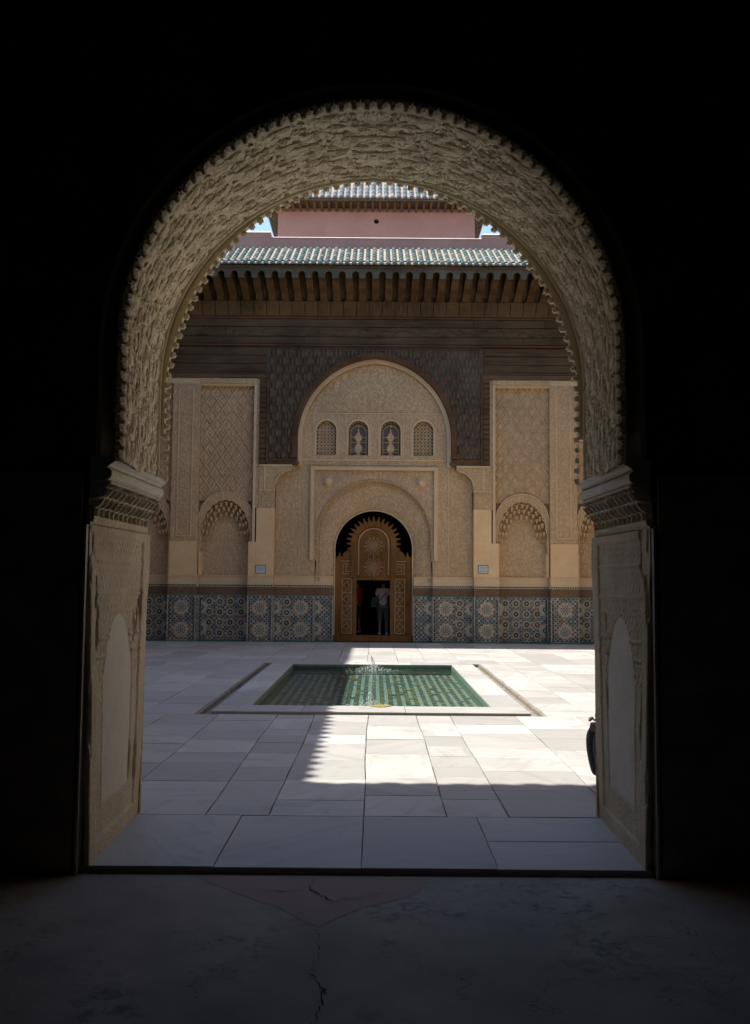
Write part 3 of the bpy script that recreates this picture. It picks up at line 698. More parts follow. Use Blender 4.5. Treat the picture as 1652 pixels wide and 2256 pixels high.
# hall roof edge over the near side of the court
eave(arch, Matrix.Translation((0, 2.90, 0)) @ Matrix.Rotation(pi, 4, 'Z'), 1.55, 0.95, 0, ZE-.05, 0.3, 0.085, 7.4, tips=0.06)
boxo('fascia_board', (-7.4, 7.4, 2.80, 2.86, ZE-.32, ZE-.08), 'woodg', arch); boxo('eave_soffit', (-7.4, 7.4, 1.36, 2.79, ZE-.16, ZE-.10), 'wood', arch)
for s, nm, lb in ((-1, 'left_wing', 'tall stucco wing on the left whose tiled eave throws the scalloped shadow on the paving'), (1, 'right_wing', 'tall stucco wing on the right of the court, its wall lit by the sun')):
    w = thing(nm, lb, 'building', (s*7.5, 11, 0))
    def lo(d): return (d[0]-s*7.5, d[1]-s*7.5, d[2]-11, d[3]-11, d[4], d[5])
    for d, k, nme in (((s*7.56, s*8.1, 1.36, 22.8, 1.6, 7.6), 'plain', 'wall'), ((s*7.505, s*8.1, 1.36, 22.8, 0, 1.6), 'zellige', 'tile_dado'), ((s*7.505, s*8.1, 1.36, 22.8, 7.6, ZE+.6), 'wood', 'cedar_band')):
        boxo(nme, lo(d), k, w)
    for i in range(9): boxo('pilaster', lo((s*7.44, s*7.56, 2.2+i*2.2, 2.9+i*2.2, 1.602, 7.598)), 'carved', w)
    boxo('eave_soffit', lo((s*5.95, s*7.5, 1.4, 21.2, ZE-.16, ZE-.10)), 'wood', w); boxo('fascia_board', lo((s*5.86, s*5.92, 1.4, 21.2, ZE-.30, ZE-.06)), 'woodg', w)
    xf = Matrix.Translation((s*5.80-s*7.5, 0, 0)) @ Matrix.Rotation(-s*pi/2, 4, 'Z')
    eave(w, xf, 1.7, 1.0, 0, ZE, 0.30, 0.068, 10.6, tips=0.035)

# ============================================================ POOL
pool = thing('fountain_pool', 'rectangular sunken pool lined with green tiles and edged in white marble', 'pool', (0, 10.5, 0))
pool.location = (0, 0, 0)
ox, oy0, oy1, ix, iy0, iy1, zr = 2.065, 6.62, 14.33, 1.62, 7.22, 13.80, 0.034
def rim(x0, x1, y0, y1):
    m = MB(); g_ = 0.003; m.quadslab([(x0+g_, y0+g_), (x1-g_, y0+g_), (x1-g_, y1-g_), (x0+g_, y1-g_)], -0.16, zr+random.uniform(-.002, .001), 'rimstone', 0.006); m.build('rim_slab', pool)
for a, c in ((-ox, -0.9), (-0.9, 0.45), (0.45, ox)): rim(a, c, oy0, iy0)
for a, c in ((-ox, -0.6), (-0.6, 0.8), (0.8, ox)): rim(a, c, iy1, oy1)
for sx in (-1, 1):
    yy = [iy0, 8.9, 10.4, 12.2, iy1] if sx < 0 else [iy0, 8.6, 10.9, 12.5, iy1]
    for a, c in zip(yy[:-1], yy[1:]): rim(*sorted((sx*ix, sx*ox)), a, c)
for sx in (-1, 1):
    m = MB(); yb = [PY0+.01, 8.3, 9.9, 11.6, 13.2, PY1-.01]
    for a, c in zip(yb[:-1], yb[1:]): m.box(sx*2.075, sx*2.262, a+.004, c-.004, -0.20, -0.060+random.uniform(-.006, .006), 'gutter')
    m.build('gutter', pool)
    m = MB(); m.box(sx*2.225, sx*2.268, PY0+.01, PY1-.01, -0.058, -0.006, 'gutter'); m.build('gutter_kerb', pool)
m = MB(); m.box(-2.07, 2.07, PY0, oy0-.004, -0.2, -0.07, 'blackg'); m.box(-2.07, 2.07, oy1+.004, PY1, -0.2, -0.07, 'blackg'); m.build('gutter', pool)  # black strips paint the rim's edge shadow into the front and back gaps
FZ = -0.17
m = MB(); t_ = 0.05
m.box(-ix-t_, -ix-.001, iy0-t_, iy1+t_, -0.6, -0.162, 'poolW'); m.box(ix+.001, ix+t_, iy0-t_, iy1+t_, -0.6, -0.162, 'poolW')
m.box(-ix, ix, iy1+.001, iy1+t_, -0.6, -0.162, 'poolW'); m.box(-ix, ix, iy0-t_, iy0-.001, -0.6, -0.162, 'poolW'); m.build('basin_wall', pool)
# tile frieze on the basin faces (proud of the stone)
m = MB(); n = 72; w = 2*ix/n
m.box(-ix, ix, iy1-.012, iy1-.002, -0.064, 0.016, 'poolW')
for i in range(n):
    m.box(-ix+(i+.22)*w, -ix+(i+.78)*w, iy1-.018, iy1-.012, -0.060, -0.012, 'poolB')
m.build('tile_frieze', pool)
for sx in (-1, 1):
    m = MB(); m.box(sx*(ix-.012), sx*(ix-.002), iy0, iy1-.02, -0.36, 0.014, 'poolW')
    n = 110; w = (iy1-iy0-.1)/n
    for i in range(n): m.box(sx*(ix-.018), sx*(ix-.012), iy0+(i+.25)*w, iy0+(i+.75)*w, -0.065, -0.04, 'cream' if i % 2 else 'poolB')
    m.build('tile_frieze', pool)
m = MB(); m.box(-ix, ix, iy0-.02, iy1+.02, FZ-.1, FZ-.012, 'poolW'); m.build('basin_floor', pool)
cell = 2*ix/48; cy_ = 0.135; ny = int((iy1-iy0)/cy_); tl = []
for j in range(ny):
    for i in range(48):
        r = random.random()
        k = ('poolB' if (j+i//2) % 2 else 'poolD') if (i % 2 == 0) else 'poolA'
        if k == 'poolD' and r < .25: k = 'poolC'
        if k == 'poolA' and r < 0.10: k = 'poolB'
        tl.append((i, j, k))
tmesh = {}
for k in ('poolA', 'poolB', 'poolC', 'poolD'):
    q = MB(); q.quadslab([(.003, .003), (cell-.003, .003), (cell-.003, cy_-.003), (.003, cy_-.003)], -.012, 0, k, .002); tmesh[k] = q.mesh('pool_tile')
for i, j, k in tl[:288]:
    o = link('pool_tile', tmesh[k], pool); o.location = (-ix+i*cell, iy0+j*cy_, FZ)
m = MB()
for i, j, k in tl[288:]:
    X, Y = -ix+i*cell, iy0+j*cy_
    m.quadslab([(X+.003, Y+.003), (X+cell-.003, Y+.003), (X+cell-.003, Y+cy_-.003), (X+.003, Y+cy_-.003)], FZ-.012, FZ, k)
m.build('pool_tile_field', pool, 'stuff')
m = MB(); vs = [(0.12+0.15*cos(pi*i/12), 7.235-0.30*sin(pi*i/12)*.6, zr+.012) for i in range(13)]
m.add(vs+[(x, y, zr+.001) for x, y, _ in vs], [tuple(range(12, -1, -1))]+[(i, i+1, 14+i, 13+i) for i in range(12)]+[(0, 12, 25, 13)][::-1], 'poolC'); m.build('spout_lip', pool)
# water surface with ripples
nu, nv = 110, 220; U, V_ = np.meshgrid(np.linspace(-ix+.012, ix-.012, nu), np.linspace(iy0+.001, iy1-.018, nv), indexing='ij')
d1 = np.hypot(U+0.0, V_-13.42); d2 = np.hypot(U+0.03, V_-7.75)
hz = 0.004*np.sin(d1*26)*np.exp(-d1*1.1)+0.003*np.sin(d2*30)*np.exp(-d2*1.6)+0.003*(fbm(U*4, V_*4, 3, 3)-.5)
water = grid_mesh('pool_water', np.stack([U, V_, -0.060+hz], -1), 'water', None, kind='structure')
def jet(name, label, x, y, h, lean, seed, spread, nd):
    r = random.Random(seed); t = thing(name, label, 'water jet', (x, y, -0.060), 'two small fountain jets in the pool')
    m = MB(); n = 12
    P = [(lean*(i/n)**2+r.uniform(-.006, .006), r.uniform(-.006, .006), h*i/n) for i in range(n+1)]
    m.tube(P, [0.020*(1-.55*i/n)*r.uniform(.65, 1.25) for i in range(n+1)], 'spray', 8)
    m.tube([(lean, 0, h), (lean*1.4+.03, .01, h*.88), (lean+.07, .02, h*.5), (lean+.09, .02, 0)], [.012, .014, .016, .02], 'spray', 6)
    m.build('water_column', t, smooth=True)
    m = MB()
    for i in range(nd):
        a = r.uniform(0, 2*pi); q = abs(r.gauss(0, spread)); s_ = r.uniform(.003, .008); zz = r.uniform(0, h*1.0)*math.exp(-q*7)
        c = (q*cos(a), q*sin(a)*1.1, zz+.004); m.tube([(c[0]-s_*1.6, c[1], c[2]), (c[0], c[1], c[2]+s_*.25), (c[0]+s_*1.6, c[1], c[2])], [s_*.3, s_, s_*.3], 'spray', 5)
    m.build('splash_droplets', t, 'stuff')
jet('water_jet', 'tall splashing water jet at the far end of the green pool', 0.0, 13.42, 0.30, -0.03, 3, 0.26, 300)
jet('water_jet', 'short water jet bubbling beside the near marble rim of the pool', -0.03, 7.85, 0.20, 0.0, 8, 0.15, 110)

# ============================================================ FAR FACADE
fac = thing('carved_facade', 'ornate courtyard facade of carved stucco and dark cedar with zellige dado and central arched doorway', 'building', (0, 21.6, 0))
FO = Vector((0, 21.6, 0))
def fl(m, name, parent=None, kind=None, smooth=False):
    """build in world coordinates, attach to the facade"""
    parent = parent or fac; o = m.build(name, parent, kind, smooth); o.matrix_parent_inverse = Matrix.Translation(-FO); return o
def fbox(name, x0, x1, y0, y1, z0, z1, k, parent=None):
    m = MB(); m.box(x0, x1, y0, y1, z0, z1, k); return fl(m, name, parent)
def sub(o, parent):
    o.parent = parent; o.matrix_parent_inverse = parent.matrix_parent_inverse.inverted() @ parent.matrix_parent_inverse if False else Matrix.Identity(4); return o
# backing wall with the door hole
m = MB(); m.plate([(-7.5, 1.2), (-1.2, 1.2), (-1.2, 4.4), (1.2, 4.4), (1.2, 1.2), (7.5, 1.2), (7.5, 11.3), (-7.5, 11.3)], [], 22.12, 22.6, 'plain')
m.box(-7.5, -1.2, 22.121, 22.6, 0.0, 1.2, 'plain'); m.box(1.2, 7.5, 22.121, 22.6, 0.0, 1.2, 'plain'); fl(m, 'wall')
# dark room behind the doorway
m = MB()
m.box(-4.2, -4.0, 22.61, 29.6, 0.10, 5.0, 'roomdark'); m.box(4.0, 4.2, 22.61, 29.6, 0.10, 5.0, 'roomdark'); m.box(-4.0, 4.0, 29.4, 29.6, 0.10, 5.0, 'roomdark'); m.box(-4.2, 4.2, 22.61, 29.6, 5.0, 5.2, 'roomdark')
fl(m, 'inner_room_wall'); fbox('inner_room_floor', -4.2, 4.2, 22.1, 29.6, -0.1, 0.10, 'roomdark')
# --- central bay: tympanum plate with four windows and the door arch cut out
def archhole(cx, hw, z0, zs, n=14): return [(cx-hw, z0)]+arc(cx, zs, hw, pi, 0, n)+[(cx+hw, z0)]
wins = [(-1.40, 5.37, 6.10), (-0.47, 5.37, 6.10), (0.47, 5.37, 6.10), (1.42, 5.37, 6.10)]
holes = [archhole(c, 0.285, z0, zs)[::1] for c, z0, zs in wins]
Rsur, Zsur = 1.66, 2.98
surround = [(-1.70, 1.86)]+[(-1.70, 2.3), (-Rsur, 2.31)]+arc(0, Zsur, Rsur, pi, 0, 40)+[(Rsur, 2.31), (1.70, 2.3), (1.70, 1.86)]
outerc = [(-1.70, 1.86), (-2.84, 1.86), (-2.84, 8.3), (2.84, 8.3), (2.84, 1.86), (1.70, 1.86)]
m = MB(); m.plate(outerc+surround[::-1][1:-1], holes, 21.65, 21.95, 'carved'); fl(m, 'tympanum')
# raised bands of the tympanum
m = MB()
for z, h in ((6.60, .03), (5.235, .04), (5.02+.09, .02)): m.box(-2.12, 2.12, 21.628, 21.648, z-h/2, z+h/2, 'trim')
for x in (-1.76, -1.04, -.83, -.11, .11, .83, 1.06, 1.78): m.box(x-.012, x+.012, 21.632, 21.648, 5.26, 6.58, 'trim')
for c, z0, zs in wins:
    a = arc(c, zs, 0.335, pi, 0, 16); b_ = arc(c, zs, 0.29, 0, pi, 16); m.plate([(c-.335, z0)]+a+[(c+.335, z0), (c+.29, z0)]+b_+[(c-.29, z0)], [], 21.625, 21.649, 'trim')
for x in (-2.16, 2.16): m.box(x-.012, x+.012, 21.632, 21.648, 1.95, 6.0, 'trim')
fl(m, 'moulding_band')
# arabesque relief in the tympanum
def relief(name, x0, x1, z0, z1, y, fn, k, st=0.03, maskfn=None, parent=None):
    nu = int((x1-x0)/st)+1; nv = int((z1-z0)/st)+1
    U, V_ = np.meshgrid(np.linspace(x0, x1, nu), np.linspace(z0, z1, nv), indexing='ij')
    h = fn(U, V_); P = np.stack([U, y-h, V_], -1); mk = None
    if maskfn is not None:
        uc, vc = (U[:-1, :-1]+U[1:, 1:])/2, (V_[:-1, :-1]+V_[1:, 1:])/2; mk = maskfn(uc, vc)
    o = grid_mesh(name, P, k, parent or fac, mk, smooth=False); o.matrix_parent_inverse = Matrix.Translation(-FO); return o
def arabesque(p=0.19, amp=0.018):
    def f(U, V_):
        au = np.abs(U); w = 0.05*np.sin(V_*2*pi/(p*2.0))
        a = np.sin((au+w)*2*pi/p)*np.cos((V_+0.04*np.sin(au*2*pi/p))*2*pi/(p*1.3)); b_ = np.abs(np.sin((au*1.0+V_*.5)*pi/p*2+np.sin(V_*19)))
        return amp*(0.6*np.sign(a)*np.abs(a)**.5+0.5*(b_ < .35))
    return f
relief('arabesque_panel', -2.08, 2.08, 6.63, 8.10, 21.630, arabesque(0.20, 0.016), 'carved_big', 0.022, lambda u, v: ((np.abs(u)+.14)**2+(v-5.82)**2) < 2.22**2)
# side borders of the lower centre
for s in (-1, 1):
    x0, x1 = sorted((s*1.87, s*2.14)); relief('arabesque_panel', x0, x1, 1.95, 5.0, 21.645, arabesque(0.13, 0.010), 'carved', 0.03)
    x0, x1 = sorted((s*2.18, s*2.80)); relief('arabesque_panel', x0, x1, 1.95, 4.30, 21.645, arabesque(0.16, 0.010), 'carved', 0.03)
relief('arabesque_panel', -1.70, 1.70, 3.1, 4.91, 21.645, arabesque(0.15, 0.012), 'carved', 0.028, lambda u, v: (u*u+(v-Zsur)**2) > 1.71**2)
# window grilles
for wi, (c, z0, zs) in enumerate(wins):
    g_ = link('window', None, fac); g_.matrix_parent_inverse = Matrix.Translation(-FO)
    def sb(m, nm): return m.build(nm, g_)
    m = MB(); m.plate(archhole(c, .30, z0-.01, zs), [], 21.80, 21.84, 'pane'); sb(m, 'pane')
    m = MB()
    if wi in (0, 3):
        q = 0.102
        for i in range(-12, 14):
            for sg in (-1, 1):
                pts = []
                for t in np.linspace(-1.2, 1.2, 90):
                    X = c+t*.7+0; Z = z0+.5+sg*t*.7+i*q*1.0
                    rr = (X-c)**2+(max(Z-zs, 0))**2
                    if rr < .283**2 and Z > z0: pts.append((X, Z))
                if len(pts) > 3: m.bar((pts[0][0], 21.775+.003*sg, pts[0][1]), (pts[-1][0], 21.775+.003*sg, pts[-1][1]), .024, .02, 'sebka', up=(0, 1, 0))
        for i in range(-3, 4):
            for j in range(0, 10):
                X = c+i*q*.995+(0 if j % 2 == 0 else 0); Z = z0+.05+j*q
                if (X-c)**2+max(Z-zs, 0)**2 < .24**2: m.lathe([(.022, 0), (.022, .02)], (X, 21.79, Z), 'y', 'sebka', 6)
    else:
        a = arc(c, zs-.06, .235, pi, 0, 14); b_ = arc(c, zs-.06, .215, 0, pi, 14)
        m.plate([(c-.235, z0)]+a+[(c+.235, z0), (c+.215, z0)]+b_+[(c-.215, z0)], [], 21.765, 21.79, 'sebka')
        vase = [(.07, 0), (.05, .10), (.10, .16), (.11, .26), (.06, .34), (.035, .40), (.06, .44), (.10, .50), (.11, .57), (.05, .64), (.02, .72), (.015, .80)]
        m.plate([(c-r, z0+h) for r, h in vase]+[(c+r, z0+h) for r, h in vase[::-1]], [], 21.765, 21.785, 'carved')
        m.lathe([(.045, 0), (.045, .02)], (c, 21.785, z0+.885), 'y', 'sebka', 10)
        for zz in (.12, .2, .40, .55): m.box(c-.23, c+.23, 21.775, 21.79, z0+zz-.008, z0+zz+.008, 'sebka')
        for k_ in range(9):
            t = pi*(k_+.5)/9; m.lathe([(.02, 0), (.02, .02)], (c-.262*cos(t), 21.79, zs-.0+.262*sin(t)-.01), 'y', 'sebka', 6)
    m.box(c-.285, c+.285, 21.755, 21.80, z0-.0, z0+.02, 'sebka'); sb(m, 'grille')
# alfiz frame round the door arch
for s in (-1, 1): fbox('frame_moulding', s*1.735, s*1.835, 21.555, 21.648, 2.33, 4.93, 'trim')
fbox('frame_moulding', -1.835, 1.835, 21.55, 21.647, 4.932, 5.02, 'trim')
m = MB()
for s in (-1, 1): m.box(s*1.845, s*1.865, 21.60, 21.647, 2.33, 5.04, 'plain')
m.box(-1.865, 1.865, 21.60, 21.646, 5.022, 5.045, 'plain'); fl(m, 'frame_fillet')
for s in (-1, 1):
    m = MB(); m.lathe([(.15, 0), (.15, .01), (.12, .02), (.115, .05), (.09, .10), (.05, .14), (.0, .15)], (s*1.35, 21.635, 4.60), 'y', 'trim', 18); fl(m, 'roundel', smooth=True)
# splayed stucco band of the door arch
ns_, nr_ = 110, 26
a = np.linspace(-0.30, 1.0, 1)
Ri, Zi, YI, YO = 1.15, 2.66, 21.98, 21.80
pts_i = [(-Ri, 1.62+.1)]+[(-Ri, 1.95), (-Ri, 2.3)]+arc(0, Zi, Ri, pi, 0, 60)+[(Ri, 2.3), (Ri, 1.95), (Ri, 1.72)]
pts_o = [(-1.68, 1.72), (-1.68, 1.95), (-Rsur, 2.3)]+arc(0, Zsur, Rsur, pi, 0, 60)+[(Rsur, 2.3), (1.68, 1.95), (1.68, 1.72)]
pi_ = np.array(pts_i); po_ = np.array(pts_o); T_ = np.linspace(0, 1, nr_)[None, :, None]
XZ = pi_[:, None, :]*(1-T_)+po_[:, None, :]*T_; tt = np.broadcast_to(np.linspace(0, 1, nr_)[None, :], XZ.shape[:2])
yy = YI-(YI-YO)*tt-0.05*np.sin(tt*pi)
carve = arabesque(0.13, 0.010)(XZ[..., 0], XZ[..., 1])*sstep(.2, .25, tt)*sstep(.75, .7, tt); yy = yy-carve-0.02*np.exp(-((tt-.18)/.03)**2)-0.02*np.exp(-((tt-.80)/.03)**2)
o = grid_mesh('splayed_arch_band', np.stack([XZ[..., 0], yy, XZ[..., 1]], -1), 'carved', fac, smooth=False, flip=True); o.matrix_parent_inverse = Matrix.Translation(-FO)
m = MB()
for i in range(84):
    t = -0.22+(pi+0.44)*(i+.5)/84; x = Rsur*cos(t); z = Zsur+Rsur*sin(t)
    if z < 2.35: continue
    m.lathe([(.034, 0), (.034, .035), (.012, .05)], (x, 21.665, z), 'y', 'sebka', 6)
fl(m, 'beaded_crest')
m = MB(); R2 = [(-Ri, 0.02)]+arc(0, Zi, Ri, pi, 0, 40)+[(Ri, 0.02), (Ri-.03, 0.02)]+arc(0, Zi, Ri-.03, 0, pi, 40)+[(-Ri+.03, 0.02)]
m.plate(R2, [], 21.93, 22.125, 'trim'); fl(m, 'door_reveal')
def parc(zc, hw, e, n, rev=False):
    """pointed arch outline from left springing to right"""
    R = hw+e; am = math.acos(e/R); L = [(e+R*cos(pi-am2), zc+R*sin(pi-am2)) for am2 in np.linspace(0, am, n)]
    P = L+[(-x, z) for x, z in L[::-1][1:]]; return P[::-1] if rev else P
# plaster edging inside the cedar arch
m = MB(); e1 = [(-2.215, 5.05)]+parc(5.82, 2.215, .14, 24)+[(2.215, 5.05), (2.10, 5.05)]+parc(5.82, 2.10, .14, 24, True)+[(-2.10, 5.05)]
m.plate(e1, [], 21.50, 21.648, 'trim'); fl(m, 'arch_edging')
# --- cedar lintel with the great arch
RA, ZA = 2.22, 5.95
al = [(-RA, 5.22), (-RA+.0, 5.5)]+parc(5.82, RA, .14, 24)+[(RA, 5.5), (RA, 5.22), (RA-.06, 5.10), (RA-.0, 5.06)]
al = [(-RA+.0, 5.06), (-RA+.06, 5.10)]+al
m = MB(); m.plate([(-RA, 5.06), (-3.32, 5.06), (-3.32, 8.50), (3.32, 8.50), (3.32, 5.06), (RA, 5.06)]+al[::-1][1:-1], [], 21.37, 21.60, 'woodcarve'); fl(m, 'cedar_lintel')
def scales(U, V_):
    p, q = 0.36, 0.46
    h = np.zeros_like(U)
    for off in (0, 1):
        j = np.floor(V_/q+off*.5); 
        u = ((U/p+off*.5) % 1.0)-.5; v = ((V_/q+off*.5) % 1.0)-.5
        d = np.hypot(u*1.25, v*1.35); h = np.maximum(h, np.where(d < .5, np.sqrt(np.clip(.25-d*d, 0, 1))*2*(.75+.25*(v+.5)), 0)-.45*(np.abs(u) < .05)*(d < .35))
    return 0.16*h-.05+0.004*(fbm(U*14, V_*14, 3, 2)-.5)
relief('carved_spandrel', -3.02, 3.02, 5.24, 8.40, 21.366, scales, 'woodcarve', 0.024, lambda u, v: (np.where(v > 5.82, (np.abs(u)+.14)**2+(v-5.82)**2, (np.abs(u)+.14)**2) > 2.50**2))
m = MB(); tr_ = [(-2.36, 5.24)]+parc(5.82, 2.36, .14, 24)+[(2.36, 5.24), (RA+.005, 5.24)]+parc(5.82, RA+.005, .14, 24, True)+[(-RA-.005, 5.24)]
m.plate(tr_, [], 21.28, 21.368, 'woodred')
fl(m, 'arch_rib')
m = MB()
for i in range(70):
    t = pi*(i+.5)/70; q_ = parc(5.82, 2.29, .14, 36)[i]; x, z = q_; m.box(x-.02, x+.02, 21.262, 21.279, z-.035, z+.035, 'wood')
fl(m, 'carved_beading')
for s in (-1, 1):
    fbox('moulding', s*3.06, s*3.10, 21.30, 21.368, 5.06, 7.76, 'woodred'); fbox('moulding', s*2.24, s*3.05, 21.30, 21.368, 5.17, 5.21, 'woodred')
    m = MB(); 
    for i in range(18): m.box(s*3.12, s*3.315, 21.335-.01*(i % 2), 21.368, 5.08+i*.148, 5.08+i*.148+.128, 'wood')
    fl(m, 'carved_stile')
    fbox('cedar_band', s*3.322, s*7.5, 21.36, 21.62, 7.56, 8.50, 'wood'); fbox('moulding', s*3.10, s*7.5, 21.29, 21.358, 7.70, 7.73, 'woodred'); fbox('moulding', s*3.11, s*7.5, 21.32, 21.357, 7.57, 7.69, 'woodg')
    for i in range(3): fbox('inscribed_board', s*3.14, s*7.49, 21.325+.012*(i % 2), 21.358, 7.75+i*.245, 7.75+i*.245+.225, 'wood')
# inscription boards of the frieze
fbox('frieze_board', -7.5, 7.5, 21.33, 21.62, 8.502, 9.36, 'wood'); fbox('moulding', -7.5, 7.5, 21.25, 21.328, 8.50, 8.535, 'woodred'); fbox('moulding', -7.5, 7.5, 21.27, 21.328, 9.30, 9.355, 'woodred')
for i, (z0, z1) in enumerate(((8.56, 8.76), (8.775, 9.05), (9.065, 9.28))):
    x = -7.5
    while x < 7.4:
        L = random.uniform(1.6, 3.2); fbox('frieze_plank', x+.004, min(x+L, 7.5)-.004, 21.285+random.uniform(-.012, .012), 21.328, z0, z1, 'wood'); x += L
def script(U, V_):      # flowing carved lettering reads only as relief from here
    a = np.sin(U*9+2.2*np.sin(U*3.1)+V_*6)*np.cos(V_*21+2*np.sin(U*5.3)); return 0.022*(a > .25)+0.012*(fbm(U*12, V_*20, 3, 3)-.5)
relief('carved_script', -6.9, 6.9, 8.80, 9.03, 21.272, script, 'wood', 0.022)
# --- side bays
def ring_star(m, cx, cz, R, y, kind):
    def star(r1, r2, n, rot=0): return [((r1 if i % 2 == 0 else r2)*cos(rot+pi*i/n)+cx, (r1 if i % 2 == 0 else r2)*sin(rot+pi*i/n)+cz) for i in range(2*n)]
    if kind == 'big':
        m.plate(star(R, R*.80, 10), [], y-.006, y, 'orange', False); m.plate(star(R*.90, R*.70, 10), [], y-.011, y-.006, 'cream', False)
        for i in range(10):
            t = 2*pi*i/10+pi/10; x, z = cx+R*.47*cos(t), cz+R*.47*sin(t); d = R*.095
            m.plate([(x+d*cos(t+a), z+d*sin(t+a)) for a in (0, pi/2, pi, 3*pi/2)], [], y-.014, y-.011, 'blackg', False)
        m.plate(star(R*.33, R*.26, 8), [], y-.014, y-.011, 'blackg', False); m.plate(star(R*.25, R*.19, 8), [], y-.017, y-.014, 'cream', False); m.plate(star(R*.13, R*.10, 8), [], y-.020, y-.017, 'greeng', False)
    else:
        ca = 'orange' if kind == 'ring_o' else 'blueg'
        m.plate(star(R, R*.84, 12), [], y-.006, y, ca, False); m.plate(star(R*.80, R*.68, 12), [], y-.011, y-.006, 'cream', False)
        m.plate(star(R*.56, R*.50, 10), [], y-.014, y-.011, 'blackg', False); m.plate(star(R*.36, R*.26, 8), [], y-.017, y-.014, 'orange' if kind == 'ring_b' else 'greeng', False); m.plate(star(R*.16, R*.12, 6), [], y-.020, y-.017, 'cream', False)
star_mesh = {}
for kd, R in (('big', .255), ('ring_o', .140), ('ring_b', .140)):
    q = MB(); ring_star(q, 0, 0, R, 0, kd); star_mesh[kd] = q.mesh('star_rosette')
def rosette(x, z, y, kd, parent):
    o = link('star_rosette', star_mesh[kd], parent); o.location = (x, y, z)
def half_rosette(x, z, y, sgn, parent, R=.24):
    m = MB(); 
    def hs(r1, r2, n): return [((r1 if i % 2 == 0 else r2)*cos(-pi/2+pi*i/(2*n)*1.0)*sgn+x, (r1 if i % 2 == 0 else r2)*sin(-pi/2+pi*i/(2*n))+z) for i in range(2*n+1)]
    for r1, r2, k, d in ((R, R*.8, 'orange', .006), (R*.9, R*.7, 'cream', .011), (R*.35, R*.28, 'blackg', .014), (R*.2, R*.15, 'cream', .017)):
        P = hs(r1, r2, 5); P = P if sgn > 0 else P[::-1]; m.plate(P, [], y-d, y-d+.005, k, False)
    m.build('star_rosette', parent)
def dado(x0, x1, y, ros, halfs=()):
    """one zellige panel between x0 and x1 with its front at y"""
    x0, x1 = min(x0, x1), max(x0, x1)
    m = MB(); m.box(x0, x1, y, y+.5, 0.0, 1.298, 'zellige'); p = fl(m, 'tile_dado'); 
    b = MB(); b.box(x0-.003, x1+.003, y-.008, y+.498, 1.299, 1.318, 'greeng'); b.box(x0-.002, x1+.002, y-.004, y+.497, 1.319, 1.545, 'brownz')
    b.box(x0-.002, x1+.002, y-.006, y+.496, 1.546, 1.605, 'cream')
    n = max(2, int((x1-x0)/.062)); w = (x1-x0)/n
    for i in range(n): b.plate([(x0+(i+.12)*w, 1.604), (x0+(i+.88)*w, 1.604), (x0+(i+.78)*w, 1.566), (x0+(i+.22)*w, 1.566)][::-1], [], y-.010, y-.0065, 'blackg', False)
    sub(b.build('tile_border', p), p); b = MB(); b.box(x0-.003, x1+.003, y-.010, y+.49, -.02, 0.028, 'greeng'); sub(b.build('base_tile', p), p)
    c = MB()
    for xx in (x0+.012, x1-.012): e_ = MB(); e_.box(xx-.011, xx+.011, y-.012, y-.001, 0.03, 1.297, 'cream'); sub(e_.build('edge_tile', p), p)
    # small square tiles framing the panel
    nz = int(1.2/.062)
    for i in range(nz):
        for xx in (x0+.06, x1-.06): c.box(xx-.018, xx+.018, y-.004, y-.001, .05+i*.062, .05+i*.062+.036, 'blackg')
    sub(c.build('dot_tile', p, 'stuff'), p)
    for x, z, kd in ros: rosette(x, z, y-.001, kd, p)
    for x, z, sg in halfs: half_rosette(x, z, y-.001, sg, p)
    return p
def ledge(x0, x1, y):
    x0, x1 = min(x0, x1), max(x0, x1); m = MB(); m.box(x0, x1, y+.004, y+.5, 1.606, 1.845, 'trim'); m.box(x0-.004, x1+.004, y-.012, y+.49, 1.846, 1.870, 'plain'); fl(m, 'plinth_band')
def lobed(cx, hw, zs, apex, n=9, depth=.06):
    """lambrequin arch outline with lobes"""
    P = []; 
    for i in range(n):
        t0, t1 = pi-pi*i/n, pi-pi*(i+1)/n
        a = Vector((hw*cos(t0), (apex-zs)*abs(sin(t0))**.85)); b = Vector((hw*cos(t1), (apex-zs)*abs(sin(t1))**.85))
        mid = (a+b)/2; nrm = Vector((mid.x/hw, mid.y/(apex-zs))).normalized()
        for j in range(5):
            u = j/5; q = a.lerp(b, u)+nrm*depth*sin(pi*u); P.append((cx+q.x, zs+q.y))
    P.append((cx+hw, zs)); return P
YF, YS, YN = 21.38, 21.52, 21.80
